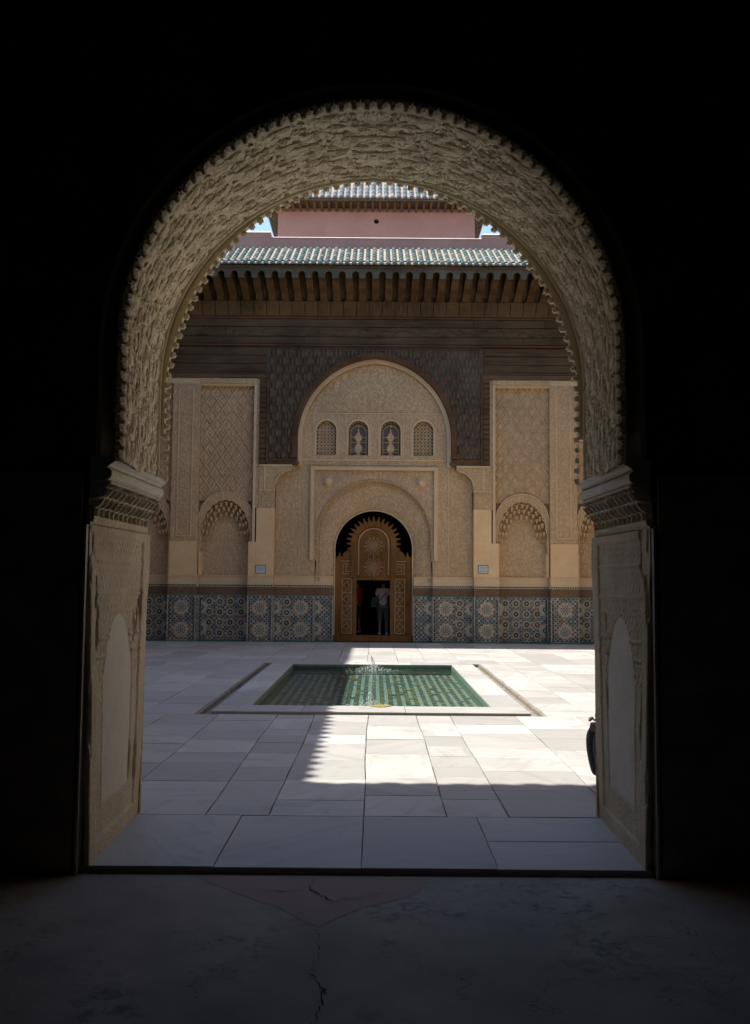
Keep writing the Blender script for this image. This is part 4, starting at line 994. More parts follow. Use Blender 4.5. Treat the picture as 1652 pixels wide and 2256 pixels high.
for s in (-1, 1):
    # the pier beside the centre
    m = MB(); m.box(s*2.85, s*3.36, YF-.03, 21.9, 1.871, 3.80, 'plain'); m.box(s*3.362, s*3.575, YF-.028, 21.9, 1.871, 2.83, 'plain'); fl(m, 'plain_pier')
    m = MB(); m.box(s*2.86, s*3.30, YF-.01, 21.9, 3.802, 4.29, 'carved'); m.box(s*2.90, s*3.20, YF-.03, YF-.009, 3.86, 4.20, 'carved'); fl(m, 'carved_cap')
    # corbel with hollowed quarter curve
    co = [(3.30, 4.29), (2.86, 4.29), (2.84, 4.40)]+[(2.38+.46*cos(t), 4.42+.46*sin(t)) for t in np.linspace(0.12, pi/2*.93, 12)]+[(2.36, 4.93), (2.36, 5.055), (3.30, 5.055)]
    co = [(s*a, b) for a, b in co]; co = co if s < 0 else co[::-1]
    m = MB(); m.plate(co, [], YF-.02, 21.649, 'carved')
    # bright edges of the corbel
    q = [(2.38+.47*cos(t), 4.42+.47*sin(t)) for t in np.linspace(0.12, pi/2*.93, 12)]
    for a, b in zip(q[:-1], q[1:]): m.bar((s*a[0], YF-.035, a[1]), (s*b[0], YF-.035, b[1]), .03, .03, 'trim', up=(0, 1, 0))
    m.box(s*2.36, s*3.30, YF-.05, YF-.021, 5.0, 5.05, 'trim'); m.box(s*2.84, s*3.30, YF-.045, YF-.0215, 4.295, 4.33, 'trim'); m.box(s*3.12, s*3.16, YF-.04, YF-.021, 4.34, 4.99, 'trim')
    fl(m, 'corbel')
    fbox('carved_strip', s*3.302, s*3.40, YF+.01, 21.9, 3.80, 7.55, 'carved')
    # frame of the lattice bay
    fbox('frame_moulding', s*3.402, s*3.475, YF-.02, 21.9, 2.832, 7.40, 'trim'); fbox('frame_moulding', s*3.402, s*5.05, YF-.02, 21.9, 7.402, 7.555, 'carved'); fbox('frame_moulding', s*3.476, s*5.04, YF+.02, 21.9, 7.345, 7.40, 'trim')
    # pilaster
    m = MB(); m.box(s*5.05, s*5.83, YF-.035, 21.9, 1.871, 2.83, 'plain'); fl(m, 'plain_pier')
    m = MB(); m.box(s*5.04, s*5.82, YF, 21.9, 2.832, 7.40, 'carved'); m.box(s*5.045, s*7.5, YF, 21.9, 7.402, 7.555, 'trim')
    fl(m, 'pilaster')
    m = MB(); m.box(s*5.22, s*5.25, YF-.02, YF-.001, 3.0, 7.3, 'trim'); m.box(s*5.62, s*5.65, YF-.02, YF-.001, 3.0, 7.3, 'trim'); m.box(s*5.22, s*5.65, YF-.021, YF-.002, 2.97, 3.0, 'trim')
    fl(m, 'pilaster_frame'); x0, x1 = sorted((s*5.27, s*5.60)); relief('arabesque_panel', x0, x1, 3.02, 7.28, YF-.004, arabesque(0.11, 0.010), 'carved', 0.03)
    for bay, (xa, xb) in enumerate(((3.476, 5.04), (5.82, 7.384))):
        cx = s*(xa+xb)/2
        def sebka(U, V_, cx=cx):
            p, q = 0.315, 0.47
            u = (U-cx)/p; v = (V_-4.1)/q
            a = np.abs(((u+v) % 1.0)-.5); b = np.abs(((u-v) % 1.0)-.5); d = np.minimum(.5-a, .5-b)
            wob = 0.012*(fbm(U*3, V_*3, 3, 8)-.5)
            rib = sstep(.105, .045, d+wob); inner_ = sstep(.19, .25, np.minimum(.5-a, .5-b))
            return 0.030*rib+0.022*inner_*(0.6+.8*(fbm(U*16, V_*16, 2, 3)-.3))+0.01*(fbm(U*10, V_*10, 3, 1)-.5)
        x0, x1 = sorted((s*(xa+.004), s*(xb-.004)))
        relief('lattice_panel', x0, x1, 4.0, 7.345, YS+.04, sebka, 'sebka', 0.016, lambda u, v, cx=cx: ((u-cx)**2+np.maximum(v-3.50, 0)**2) > .775**2)
        fbox('bay_wall', s*(xa-.001), s*(xb+.001), YS+.10, 21.9, 4.42, 7.36, 'sebka')
        # niche arch plate
        ho = [(cx-.715, 2.55)]+lobed(cx, .70, 2.84, 4.02, 11, .035)+[(cx+.715, 2.55)]
        op = [(cx-.775, 2.55), (cx-.775, 3.50)]+arc(cx, 3.50, .77, pi, 0, 24)+[(cx+.775, 3.50), (cx+.775, 2.55)]
        m = MB(); m.plate(op+ho[::-1], [], YS-.03, YS+.12, 'carved'); ap = fl(m, 'niche_arch')
        m = MB()
        rr = arc(cx, 3.50, .765, pi, 0, 30)
        for a, b in zip(rr[:-1], rr[1:]): m.bar((a[0], YS-.035, a[1]), (b[0], YS-.035, b[1]), .022, .03, 'trim', up=(0, 1, 0))
        m.build('arch_rim', ap); m = MB()
        ap2 = lobed(cx, .70, 2.84, 4.02, 11, .035)
        for a, b in zip(ap2[:-1], ap2[1:]): m.bar((a[0], YS-.035, a[1]), (b[0], YS-.035, b[1]), .016, .02, 'trim', up=(0, 1, 0))
        m.build('arch_rim', ap)
        m = MB(); rp = random.Random(4)
        for lay, (sc, nn) in enumerate(((.93, 13), (.80, 12), (.66, 9))):
            for i in range(nn):
                t = pi*(.02+.96*(i+.5)/nn); px_ = cx+.70*sc*cos(t)+rp.uniform(-.012,.012); pz_ = 2.88+(3.99-2.88)*sc*abs(sin(t))**.85; y_ = YS+.00+.055*lay; w_ = .040
                m.add([(px_-w_, y_, pz_+.07), (px_+w_, y_, pz_+.07), (px_+w_, y_+.09, pz_+.07), (px_-w_, y_+.09, pz_+.07), (px_-w_*.6, y_+.01, pz_-.03), (px_+w_*.6, y_+.01, pz_-.03), (px_+w_*.6, y_+.08, pz_-.03), (px_-w_*.6, y_+.08, pz_-.03), (px_, y_+.03, pz_-.075)],
                      [(0,1,5,4),(1,2,6,5),(2,3,7,6),(3,0,4,7),(3,2,1,0),(4,5,8),(5,6,8),(6,7,8),(7,4,8)], 'carved')
        m.build('stalactite_pendant', ap, 'stuff')
        # stalactite lobes hanging in the head of the niche
        for lay, (sc, yy0, nn) in enumerate(((.92, YS+.13, 8), (.82, YS+.19, 9), (.70, YS+.245, 7))):
            inn_ = lobed(cx, .70*sc, 2.90, 2.86+(3.98-2.86)*sc+.02, nn, .075)
            ou = [(cx-.715, 2.90)]+arc(cx, 3.05, .90, pi*.98, pi*.02, 20)+[(cx+.715, 2.90)]
            m = MB(); m.plate([(cx-.775, 2.90), (cx-.775, 4.1), (cx+.775, 4.1), (cx+.775, 2.90)]+inn_[::-1], [], yy0, yy0+.05, 'carved'); m.build('stalactite_tier', ap)
        fbox('niche_back', s*(xa-.001), s*(xb+.001), YN, 22.0, 1.871, 4.42, 'carved')
        x0, x1 = sorted((s*(xa+.02), s*(xb-.02))); relief('arabesque_panel', x0, x1, 1.95, 3.9, YN-.004, arabesque(0.12, 0.007), 'carved', 0.035)
        if s > 0 and bay == 0 or s < 0: fbox('niche_jamb', cx+.70, cx+.765, YS+.0, YN+.01, 1.872, 2.548, 'plain')
        if s < 0 and bay == 0 or s > 0: fbox('niche_jamb', cx-.70, cx-.765, YS+.0, YN+.01, 1.872, 2.548, 'plain')
        zs_ = (1.12, .82, .52, .22); ros = []
        for i in range(4):
            for j in range(4):
                ros.append((cx+(i-1.5)*.305, zs_[j], 'ring_o' if (i+j) % 2 == 0 else 'ring_b'))
        dado(s*(xa+(.102 if bay == 0 else .03)), s*(xb-.008) if bay == 0 else s*7.49, YN-.08, ros, [(cx-.69, .95, 1), (cx-.69, .35, 1), (cx+.69, .95, -1), (cx+.69, .35, -1)])
        ledge(s*(xa+(.102 if bay == 0 else .03)), s*(xb-.008) if bay == 0 else s*7.49, YN-.08)
    dado(s*2.86, s*3.575, YF-.05, [(s*3.22, .96, 'big'), (s*3.22, .34, 'big')]); ledge(s*2.86, s*3.575, YF-.05)
    dado(s*5.035, s*5.84, YF-.055, [(s*5.44, .96, 'big'), (s*5.44, .34, 'big')]); ledge(s*5.035, s*5.84, YF-.055)
    dado(s*1.70, s*2.858, 21.62, [(s*2.08, .96, 'big'), (s*2.08, .34, 'big')]+[(s*2.475, z, 'ring_o' if i % 2 == (s > 0) else 'ring_b') for i, z in enumerate((1.12, .82, .52, .22))],
         [(s*2.83, .96, -s), (s*2.83, .35, -s)]); ledge(s*1.70, s*2.858, 21.62)
    dado(s*1.16, s*1.698, 21.80, [], [(s*1.67, .96, -s), (s*1.67, .35, -s)]); ledge(s*1.16, s*1.698, 21.80)
# --- door screen
YDR = 22.02
door = link('door_screen', None, fac); door.matrix_parent_inverse = Matrix.Translation(-FO)
def dsub(m, nm, smooth=False): return m.build(nm, door, smooth=smooth)
def dbox(nm, *a): m = MB(); m.box(*a); return dsub(m, nm)
# posts and rails
for s in (-1, 1):
    m = MB(); m.box(s*.96, s*1.118, YDR, YDR+.10, .02, 2.44, 'door'); m.box(s*.49, s*.60, YDR-.01, YDR+.10, .17, 1.86, 'door'); dsub(m, 'post')
    m = MB(); m.box(s*.60, s*.96, YDR+.03, YDR+.08, .17, 1.86, 'door'); dsub(m, 'side_panel')
    m = MB()
    for x in (.63, .91): m.box(s*(x-.012), s*(x+.012), YDR+.005, YDR+.029, .22, 1.80, 'doorpale')
    for i in range(5):
        z = .22+i*.395; m.box(s*.645, s*.895, YDR+.006, YDR+.028, z-.012, z+.012, 'doorpale')
        if i < 4:
            z2 = z+.395; zc_ = (z+z2)/2
            for a, b in (((.65, z+.02), (.89, zc_)), ((.89, zc_), (.65, z2-.02)), ((.65, zc_-.10), (.80, z2-.03)), ((.65, zc_+.10), (.80, z+.03)), ((.65, zc_), (.74, zc_))):
                m.bar((s*a[0], YDR+.018, a[1]), (s*b[0], YDR+.018, b[1]), .016, .016, 'doorpale', up=(0, 1, 0))
    dsub(m, 'lattice')
    # upper square panels
    m = MB(); m.box(s*.50, s*.955, YDR+.03, YDR+.08, 1.86, 2.44, 'door')
    dsub(m, 'side_panel')
    m = MB()
    for a in ((.58, .60, 1.93, 2.24), (.88, .90, 1.93, 2.24), (.605, .875, 1.93, 1.95), (.605, .875, 2.22, 2.24), (.66, .68, 2.0, 2.17), (.80, .82, 2.0, 2.17), (.685, .795, 2.0, 2.02), (.685, .795, 2.15, 2.17), (.55, .95, 2.30, 2.33)):
        m.box(s*a[0], s*a[1], YDR+.006, YDR+.029, a[2], a[3], 'doorpale')
    dsub(m, 'lattice')
    # quarter bracket and small finial on top of the rail
    m = MB(); P = [(s*.662, 2.445), (s*.662, 2.66)]+[(s*(.66+.25*sin(t)**1.0), 2.445+.20*cos(t)) for t in np.linspace(.35, pi/2, 8)]
    P = P if s < 0 else P[::-1]; m.plate(P, [], YDR+.01, YDR+.07, 'door'); dsub(m, 'bracket')
    m = MB(); P = [(s*.93, 2.445), (s*.965, 2.52), (s*.985, 2.60), (s*1.02, 2.50), (s*1.05, 2.445)]; P = P if s < 0 else P[::-1]; m.plate(P, [], YDR+.01, YDR+.07, 'door'); dsub(m, 'finial')
dbox('top_rail', -1.118, 1.118, YDR-.012, YDR+.10, 2.36, 2.445, 'door') if False else None
for s in (-1, 1): dbox('top_rail', s*.62, s*1.118, YDR-.012, YDR-.001, 2.36, 2.44, 'door')
dbox('lintel_rail', -.60, .60, YDR-.015, YDR+.10, 1.762, 1.858, 'door'); dbox('sill', -1.16, 1.16, YDR-.10, YDR+.14, 0.0, .165, 'door')
# arched centre panel with rim and sun teeth
m = MB(); m.plate([(-.50, 1.86)]+arc(0, 2.83, .50, pi, 0, 24)+[(.50, 1.86)], [], YDR+.02, YDR+.07, 'door'); dsub(m, 'arched_panel')
m = MB(); m.plate([(-.66, 1.862)]+arc(0, 2.83, .66, pi, 0, 28)+[(.66, 1.862), (.50, 1.862)]+arc(0, 2.83, .50, 0, pi, 28)+[(-.50, 1.862)], [], YDR-.03, YDR+.08, 'door'); dsub(m, 'arch_rim')
m = MB(); m.plate([(-.46, 1.90)]+arc(0, 2.83, .46, pi, 0, 24)+[(.46, 1.90), (.42, 1.93)]+arc(0, 2.83, .42, 0, pi, 24)+[(-.42, 1.93)], [], YDR, YDR+.019, 'doorpale')
for c, z in ((0, 2.75), (0, 2.15)):
    for i in range(8):
        t = pi*i/8; m.bar((c-.26*cos(t), YDR+.012, z-.26*sin(t)), (c+.26*cos(t), YDR+.012, z+.26*sin(t)), .014, .014, 'doorpale', up=(0, 1, 0))
for i in range(12):
    for z in (2.75, 2.15):
        t0, t1 = 2*pi*i/12, 2*pi*(i+5)/12; m.bar((.3*cos(t0), YDR+.010, z+.3*sin(t0)), (.3*cos(t1), YDR+.010, z+.3*sin(t1)), .010, .010, 'doorpale', up=(0, 1, 0))
dsub(m, 'star_tracery')
for i in range(19):
    t = radians(-12+204*i/18); r0, r1 = .655, .82
    u = Vector((cos(t), sin(t))); v = Vector((-sin(t), cos(t))); c = Vector((0, 2.83))
    P = [c+u*r0-v*.042, c+u*(r0+.05)-v*.036, c+u*(r0+.10)-v*.020, c+u*r1, c+u*(r0+.10)+v*.020, c+u*(r0+.05)+v*.036, c+u*r0+v*.042]
    m = MB(); m.plate([tuple(p_) for p_ in P][::1], [], YDR-.02, YDR+.05, 'door'); dsub(m, 'sun_tooth')

# --- eave of the facade: brackets, arched gaps, fascia, tiles
YE, ZEF = 19.72, 10.40
sp = 0.370; nb2 = 39
def bracket_mesh():
    m = MB(); w = .200
    prof = [(21.30, 9.72), (21.02, 9.74), (20.80, 9.90), (20.45, 9.95), (20.20, 10.07), (19.87, 10.09), (19.87, 10.26), (21.30, 10.50)]
    vs = [(-w/2, y, z) for y, z in prof]+[(w/2, y, z) for y, z in prof]; n = len(prof)
    m.add(vs, [tuple(range(n)), tuple(range(2*n-1, n-1, -1))]+[(i, n+i, n+(i+1) % n, (i+1) % n) for i in range(n)], 'woodv')
    m.box(-w/2-.012, w/2+.012, 20.98, 21.25, 9.735, 9.775, 'woodv'); return m.mesh('bracket')
bm_ = bracket_mesh()
def lower_panel():
    m = MB(); w = .175; T = lambda z, o=0: 21.24-(z-9.375)*.55-o
    def face(P, off, th=.03):
        n = len(P); m.add([(x, T(z, off), z) for x, z in P]+[(x, T(z, off)+th, z) for x, z in P], [tuple(range(n)), tuple(range(2*n-1, n-1, -1))]+[(i, n+i, n+(i+1) % n, (i+1) % n) for i in range(n)], 'woodv')
    face([(-w, 9.375), (w, 9.375), (w, 9.74)]+[(w*.6*cos(t), 9.74+.05*sin(t)) for t in np.linspace(0, pi, 7)]+[(-w, 9.74)], 0)
    for z0 in (9.42, 9.56):
        face([(-w*.8, z0), (w*.8, z0), (w*.8, z0+.06)]+[(w*.8*cos(t), z0+.06+.055*sin(t)) for t in np.linspace(0, pi, 7)][1:-1]+[(-w*.8, z0+.06)], .014, .012)
    return m.mesh('carved_panel')
lp = lower_panel()
for i in range(nb2):
    x = (i-(nb2-1)/2)*sp
    for nm, me in (('bracket', bm_), ('carved_panel', lp)):
        o = link(nm, me, fac); o.location = (x, -21.6, 0)
for i in range(nb2-1):
    x = (i-(nb2-2)/2)*sp
    m = MB(); hw = sp/2-.0825
    P = [(x-sp/2, 10.02), (x-hw, 10.02)]+[(x-hw*cos(t), 10.10+hw*1.15*sin(t)) for t in np.linspace(0.0, pi, 9)]+[(x+hw, 10.02), (x+sp/2, 10.02), (x+sp/2, 10.30), (x-sp/2, 10.30)]
    m.plate(P, [], 19.80, 19.85, 'woodg'); fl(m, 'arched_fascia')
fbox('fascia_board', -7.2, 7.2, 19.78, 19.84, 10.302, 10.385, 'woodg'); fbox('eave_soffit', -7.2, 7.2, 19.86, 21.6, 10.50, 10.54, 'wood'); fbox('bracket_back', -7.4, 7.4, 21.26, 21.60, 9.37, 10.49, 'woodcarve')
m = MB(); m.add([(-7.3, 21.22, 9.74), (7.3, 21.22, 9.74), (7.3, 20.55, 10.49), (-7.3, 20.55, 10.49), (-7.3, 21.255, 9.76), (7.3, 21.255, 9.76), (7.3, 20.6, 10.495), (-7.3, 20.6, 10.495)], [(0,1,2,3),(7,6,5,4),(0,4,5,1),(1,5,6,2),(2,6,7,3),(3,7,4,0)], 'woodv'); fl(m, 'added_gap_board')  # added board, sloped to catch light and lighten the gaps between brackets
def eave_f(): eave(fac, Matrix.Translation(-FO) @ Matrix.Translation((0, YE, 0)), 1.80, 1.04, 0, ZEF, 0.186, 0.060, 7.2, nseg=6, tips=0.07)
eave_f()
# parapet above the roof
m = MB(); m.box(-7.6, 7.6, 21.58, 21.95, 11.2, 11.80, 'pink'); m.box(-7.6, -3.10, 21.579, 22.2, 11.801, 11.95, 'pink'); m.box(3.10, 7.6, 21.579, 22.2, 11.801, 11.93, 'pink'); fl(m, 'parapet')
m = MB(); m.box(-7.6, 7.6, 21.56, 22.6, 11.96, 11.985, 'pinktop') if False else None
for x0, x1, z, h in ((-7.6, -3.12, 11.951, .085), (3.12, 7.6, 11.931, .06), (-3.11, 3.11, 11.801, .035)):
    m.add([(x0, 21.55, z), (x1, 21.55, z), (x1, 21.55+h*1.6, z+h), (x0, 21.55+h*1.6, z+h), (x1, 22.6, z+h*1.02), (x0, 22.6, z+h*1.02), (x1, 22.6, z), (x0, 22.6, z)], [(0,1,2,3),(3,2,4,5),(5,4,6,7),(7,6,1,0),(1,6,4,2),(0,3,5,7)], 'pinktop')  # front sloped to catch sun, sunlit brightness also put into its colour
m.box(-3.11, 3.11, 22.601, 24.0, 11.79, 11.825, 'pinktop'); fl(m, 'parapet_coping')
m = MB()
for x in (3.45, 3.62, 3.78, 3.95, 4.1): m.tube([(x, 21.7, 11.99), (x+.14, 21.9, 12.0)], .035, 'bluetile', 6)
fl(m, 'loose_tiles')
# ============================================================ ROOF PAVILION behind
tw = thing('roof_pavilion', 'pink rendered roof pavilion with green tiled eave and one small round hole', 'tower', (0, 24.0, 11.8))
TO = Vector((0, 24.0, 11.8))
def tb(m, nm): o = m.build(nm, tw); o.matrix_parent_inverse = Matrix.Translation(-TO); return o
m = MB(); hc = arc(0.0, 13.26, .085, 0, 2*pi, 20)[:-1]
m.plate([(-3.16, 11.826), (3.16, 11.826), (3.16, 13.68), (-3.16, 13.68)], [hc], 24.0, 24.25, 'pink'); m.box(-3.16, -2.9, 24.251, 29, 11.826, 13.68, 'pink'); m.box(2.9, 3.16, 24.251, 29, 11.826, 13.68, 'pink'); tb(m, 'wall')
m = MB(); m.plate(hc, [], 24.16, 24.24, 'black'); tb(m, 'hole_dark_disc')  # black disc set inside the opening, its darkness put into the colour
m = MB(); m.box(-3.55, 3.55, 23.30, 29, 13.70, 13.76, 'wood'); tb(m, 'eave_soffit')
for i in range(30):
    m = MB(); x = -3.35+i*.231; m.bar((x, 23.98, 13.60), (x, 23.34, 13.675), .07, .10, 'woodv'); tb(m, 'rafter_end')
for s in (-1, 1):
    for j in range(9):
        m = MB(); y = 24.1+j*.5; P = [(s*3.165, 12.70), (s*3.25, 13.0), (s*3.30, 13.3), (s*3.45, 13.5), (s*3.50, 13.69), (s*3.165, 13.69)]
        P = P if s > 0 else P[::-1]; m.plate(P, [], y, y+.14, 'woodv'); tb(m, 'side_bracket')
m = MB(); m.box(-3.58, 3.58, 23.24, 23.30, 13.64, 13.74, 'woodg'); tb(m, 'fascia_board')
eave(tw, Matrix.Translation(-TO) @ Matrix.Translation((0, 23.22, 0)), 1.9, 1.75, 0, 13.72, 0.20, 0.064, 3.6, k='bluetile', nseg=8, tips=0.05)
m = MB(); m.box(-3.6, 3.6, 25.1, 28.8, 13.77, 15.40, 'pan'); tb(m, 'roof_core')

# ============================================================ SIGNS
def plaque(x, z, label, rows, y=21.34):
    t = thing('wall_plaque', label, 'sign', (x, y, z))
    m = MB(); m.box(-.142, .142, -.014, 0.006, -.118, .118, 'signink'); m.build('plaque_frame', t)
    m = MB(); m.box(-.125, .125, -.020, -.0145, -.100, .100, 'sign'); m.build('plaque_face', t)
    r = random.Random(int(x*10)); m = MB()
    for k, zz in enumerate(rows):
        xx = -.10+r.uniform(0, .03)
        while xx < .09:
            w = r.uniform(.008, .03); m.box(xx, min(xx+w, .105), -.0225, -.0205, zz-.007, zz+.007, 'signink'); xx += w+r.uniform(.006, .014)
    m.build('lettering', t)
plaque(-3.21, 1.99+.06, 'small framed enamel plaque on the pier left of the doorway', (.065, .03, -.005, -.04))
plaque(3.12, 1.99+.10, 'small framed enamel plaque on the pier right of the doorway', (.06, .02, -.02, -.06))

# ============================================================ PEOPLE
def skin_fig(name, verts, edges, radii, k, parent=None, root=0, lvl=2, subdiv=True):
    me = bpy.data.meshes.new(name); me.from_pydata([tuple(v) for v in verts], edges, []); o = bpy.data.objects.new(name, me); COL.objects.link(o)
    md = o.modifiers.new('s', 'SKIN'); md.use_smooth_shade = True
    for i, r in enumerate(radii):
        sv = me.skin_vertices[0].data[i]; sv.radius = r if hasattr(r, '__len__') else (r, r); sv.use_root = (i == root)
    sb_ = o.modifiers.new('d', 'SUBSURF'); sb_.levels = lvl; sb_.render_levels = lvl
    dg = bpy.context.evaluated_depsgraph_get(); dg.update(); ev = o.evaluated_get(dg); nm = bpy.data.meshes.new_from_object(ev)
    nm.materials.clear(); nm.materials.append(M[k]); nm.polygons.foreach_set('use_smooth', [True]*len(nm.polygons))
    bpy.data.objects.remove(o); return link(name, nm, parent)
def blob_mesh(m, c, r, k, seg=12, rot=0):
    prof = []; n = 8
    vs = []; 
    for i in range(n+1):
        t = -pi/2+pi*i/n
        for j in range(seg):
            a = 2*pi*j/seg; x, y, z = r[0]*cos(t)*cos(a), r[1]*cos(t)*sin(a), r[2]*sin(t)
            vs.append((c[0]+x*cos(rot)-y*sin(rot), c[1]+x*sin(rot)+y*cos(rot), c[2]+z))
    m.add(vs, [(i*seg+j, i*seg+(j+1) % seg, (i+1)*seg+(j+1) % seg, (i+1)*seg+j) for i in range(n) for j in range(seg)], k)
def head(o_parent, c, yaw, hairlen=0.0, nm='hair'):
    """face features and hair on a head centred at c, looking along yaw"""
    f = Vector((cos(yaw), sin(yaw), 0)); r = Vector((-sin(yaw), cos(yaw), 0)); m = MB(); c = Vector(c)
    m.add([c+f*.095+Vector((0, 0, .02)), c+f*.122-Vector((0, 0, .022)), c+f*.095+r*.014-Vector((0, 0, .03)), c+f*.095-r*.014-Vector((0, 0, .03))], [(0, 2, 1), (0, 1, 3), (1, 2, 3)], 'skin')
    for s in (-1, 1):
        blob_mesh(m, c+f*.086+r*.032*s+Vector((0, 0, .012)), (.012, .012, .007), 'hair', 8)
        blob_mesh(m, c+r*.080*s-Vector((0, 0, .01)), (.018, .012, .030), 'skin', 8, yaw)
    m.bar(c+f*.090-r*.022-Vector((0, 0, .055)), c+f*.090+r*.022-Vector((0, 0, .055)), .008, .006, 'leather'); m.build('face', o_parent, smooth=True)
    m = MB(); blob_mesh(m, c-f*.018+Vector((0, 0, .030)), (.098, .090, .108), 'hair', 14, yaw)
    if hairlen: blob_mesh(m, c-f*.07-Vector((0, 0, hairlen*.4)), (.04, .065, hairlen), 'hair', 10, yaw)
    m.build(nm, o_parent, smooth=True)
def fingers(base, d, side, down, parent_m, k='skin', curl=.5, L=.07):
    d = Vector(d).normalized(); side = Vector(side).normalized(); down = Vector(down).normalized(); base = Vector(base)
    blob_pts = []
    for i, (off, l) in enumerate(((-.030, .88), (-.010, 1.0), (.010, .95), (.029, .78))):
        p0 = base+side*off; p1 = p0+(d*.7+down*curl*.3)*L*l*.5; p2 = p1+(d*(1-curl)+down*curl)*L*l*.35; p3 = p2+(d*(.6-curl)+down*curl*1.2)*L*l*.25
        parent_m.tube([p0, p1, p2, p3], [.010, .0095, .008, .006], k, 6)
    t0 = base-d*.05-side*.035; parent_m.tube([t0, t0+(d-side*.9)*.028, t0+(d*1.3-side*.9)*.045+down*.01], [.012, .010, .008], k, 6)
# visitor seen from behind in the doorway
def standing(name, label, loc, rot, tee, bottoms, longhair, extra):
    t = thing(name, label, 'person', loc); t.rotation_euler = (0, 0, rot)
    V_ = [(0, 0, .93), (0, 0, 1.08), (0, 0, 1.24), (0, 0, 1.37), (0, 0, 1.44), (0, .01, 1.49), (0, .02, 1.575), (0, .03, 1.66),
          (.15, 0, 1.375), (.215, -.01, 1.13), (.20, .06, .92), (.195, .09, .84), (-.15, 0, 1.375), (-.205, .0, 1.12), (-.19, .05, .92), (-.185, .08, .84),
          (.085, 0, .86), (.10, .02, .50), (.105, -.02, .10), (.11, .10, .04), (-.085, 0, .86), (-.095, .0, .50), (-.10, -.03, .10), (-.105, .09, .04)]
    E_ = [(0,1),(1,2),(2,3),(3,4),(4,5),(5,6),(6,7),(3,8),(8,9),(9,10),(10,11),(3,12),(12,13),(13,14),(14,15),(0,16),(16,17),(17,18),(18,19),(0,20),(20,21),(21,22),(22,23)]
    Rr = [(.145,.105),(.125,.095),(.145,.10),(.13,.085),(.06,.055),(.05,.052),(.075,.088),(.068,.075),.052,.040,.028,.03,.052,.040,.028,.03,.085,.056,.036,.035,.085,.056,.036,.035]
    skin_fig('body', V_, E_, Rr, 'skin', t)
    sh = skin_fig('shirt', [(0,0,.86),(0,0,1.08),(0,0,1.24),(0,0,1.37),(0,0,1.42),(.16,0,1.37),(.205,0,1.20),(-.16,0,1.37),(-.20,0,1.20)], [(0,1),(1,2),(2,3),(3,4),(3,5),(5,6),(3,7),(7,8)],
        [(.165,.13),(.15,.118),(.165,.125),(.15,.105),(.085,.08),.070,.062,.070,.062], tee, t)
    skin_fig('shorts', [(0,0,.94),(.085,0,.84),(.10,.01,.62),(.10,.02,.44),(-.085,0,.84),(-.095,.0,.62),(-.10,0,.44)], [(0,1),(1,2),(2,3),(0,4),(4,5),(5,6)], [(.16,.125),.108,.092,.085,.108,.092,.085], bottoms, t)
    head(t, (0, .03, 1.60), pi/2-0.6, 0.0)
    for s in (-1, 1):
        m = MB(); m.tube([(s*.108, -.06, .045), (s*.11, .0, .055), (s*.112, .10, .045), (s*.113, .19, .032)], [.042, .052, .048, .034], 'shoe', 10); m.build('shoe', t, smooth=True)
        m = MB(); fingers((s*.19, .10, .80), (0, .15, -1), (0, 1, 0), (0, .8, -.4), m); m.build('fingers', t, smooth=True)
    extra(t)
def ex1(t):
    m = MB(); m.tube([(.14, .02, 1.41), (.05, -.135, 1.25), (-.10, -.14, 1.08), (-.20, -.08, .98)], .014, 'denim', 6); m.build('bag_strap', t)
    m = MB(); b_ = [(-.36, -.10), (-.20, -.12), (-.19, .06), (-.36, .08)]; m.quadslab(b_, .86, 1.16, 'teal', .03); m.build('shoulder_bag', t)
standing('person', 'person from behind in white T-shirt and grey shorts with teal bag inside the doorway', (0.30, 23.15, .10), 0.0, 'tee', 'shorts', 0, ex1)
def ex2(t): pass
standing('person', 'person in a red top half hidden by the left side of the door opening', (-0.50, 24.1, .10), 0.9, 'red', 'denim', 0, ex2)
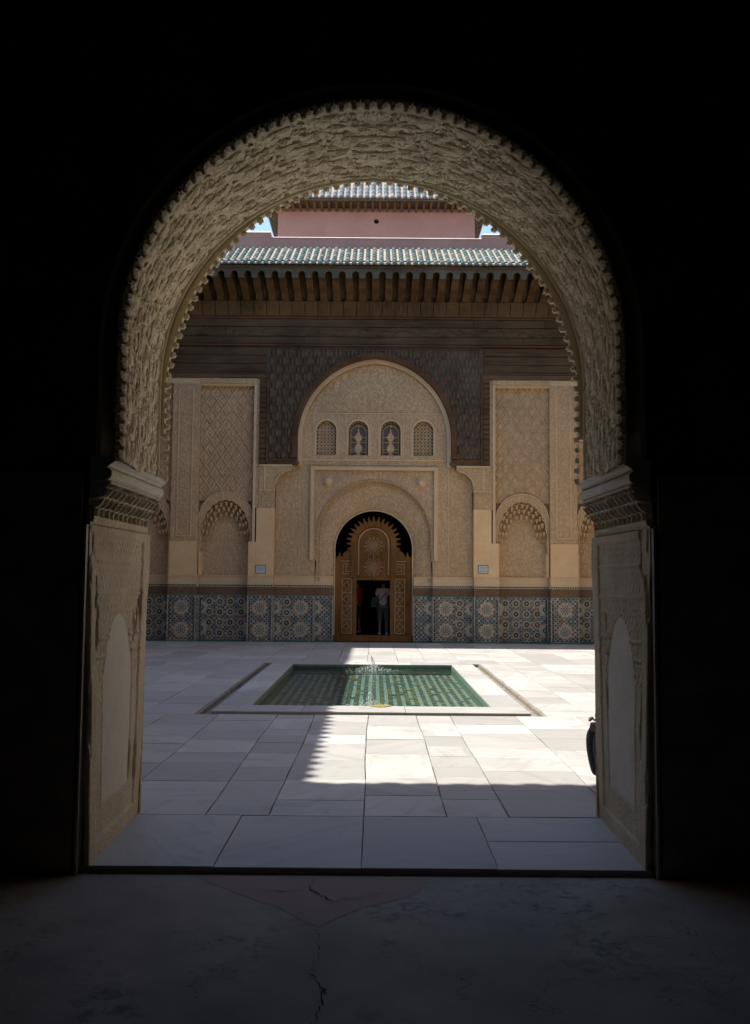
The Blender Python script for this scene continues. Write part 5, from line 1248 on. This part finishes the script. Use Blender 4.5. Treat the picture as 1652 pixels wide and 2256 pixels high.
# seated visitor beside the right jamb, only knee and hand clear the wall
st = thing('wooden_stool', 'low wooden stool behind the right jamb of the archway', 'stool', (2.21, 2.30, 0))
m = MB(); m.quadslab([(-.18, -.18), (.18, -.18), (.18, .18), (-.18, .18)], .36, .40, 'door', .008); m.build('seat', st)
for sx in (-1, 1):
    for sy in (-1, 1):
        m = MB(); m.tube([(sx*.15, sy*.15, .36), (sx*.165, sy*.165, 0)], [.022, .018], 'door', 8); m.build('leg', st)
ps = thing('person', 'seated person in dark jeans mostly hidden behind the right jamb, a knee showing', 'person', (2.215, 2.30, 0))
V_ = [(0, 0, .49), (.02, 0, .64), (.03, 0, .82), (.03, 0, .96), (.02, 0, 1.04), (.0, 0, 1.10), (-.02, 0, 1.19), (-.02, 0, 1.28),
      (.03, .16, .96), (-.02, .23, .72), (-.20, .16, .60), (-.29, .12, .57), (.03, -.16, .96), (-.02, -.24, .72), (-.20, -.18, .60), (-.27, -.14, .57),
      (-.06, .09, .48), (-.30, .12, .44), (-.25, .12, .12), (-.22, .20, .04), (-.06, -.09, .48), (-.30, -.12, .44), (-.22, -.10, .12), (-.20, .0, .04)]
E_ = [(0,1),(1,2),(2,3),(3,4),(4,5),(5,6),(6,7),(3,8),(8,9),(9,10),(10,11),(3,12),(12,13),(13,14),(14,15),(0,16),(16,17),(17,18),(18,19),(0,20),(20,21),(21,22),(22,23)]
Rr = [(.14,.11),(.125,.10),(.15,.105),(.13,.085),(.06,.055),(.05,.052),(.078,.088),(.07,.075),.052,.042,.030,.03,.052,.042,.030,.03,.085,.060,.038,.036,.085,.060,.038,.036]
skin_fig('body', V_, E_, Rr, 'skin', ps)
skin_fig('jacket', [V_[0], V_[1], V_[2], V_[3], (.02, 0, 1.02), V_[8], V_[9], V_[10], V_[12], V_[13], V_[14]], [(0,1),(1,2),(2,3),(3,4),(3,5),(5,6),(6,7),(3,8),(8,9),(9,10)], [(.16,.13),(.15,.12),(.17,.13),(.15,.11),.09,.075,.058,.045,.075,.058,.045], 'jacket', ps)
skin_fig('jeans', [V_[0], V_[16], V_[17], (-.285, .12, .25), (-.25, .12, .07), V_[20], V_[21], (-.275, -.12, .25), (-.235, -.11, .075)], [(0,1),(1,2),(2,3),(3,4),(0,5),(5,6),(6,7),(7,8)], [(.165,.13),.115,.092,.082,.074,.115,.092,.082,.074], 'denim', ps)
head(ps, (-.02, 0, 1.21), pi, 0)
for s in (-1, 1):
    m = MB(); m.tube([(-.20, s*.12-.04, .045), (-.20, s*.12+.02, .055), (-.19, s*.12+.10, .045), (-.18, s*.12+.17, .032)], [.040, .046, .044, .03], 'denim', 10); m.build('shoe', ps, smooth=True)
    m = MB(); fingers((-.31, s*.12, .56), (-1, 0, -.1), (0, 1, 0), (0, 0, -1), m, L=.06); m.build('fingers', ps, smooth=True)
wl = MB(); wl.quadslab([(-.065, -.05), (.065, -.05), (.065, .05), (-.065, .05)], 0, .07, 'leather', .012); w_ = wl.build('leather_pouch'); w_.location = (1.905, 2.20, .475); w_.rotation_euler = (.1, .15, .3)
tag(w_, 'brown leather pouch resting on the seated person\'s knee at the right jamb', 'pouch')
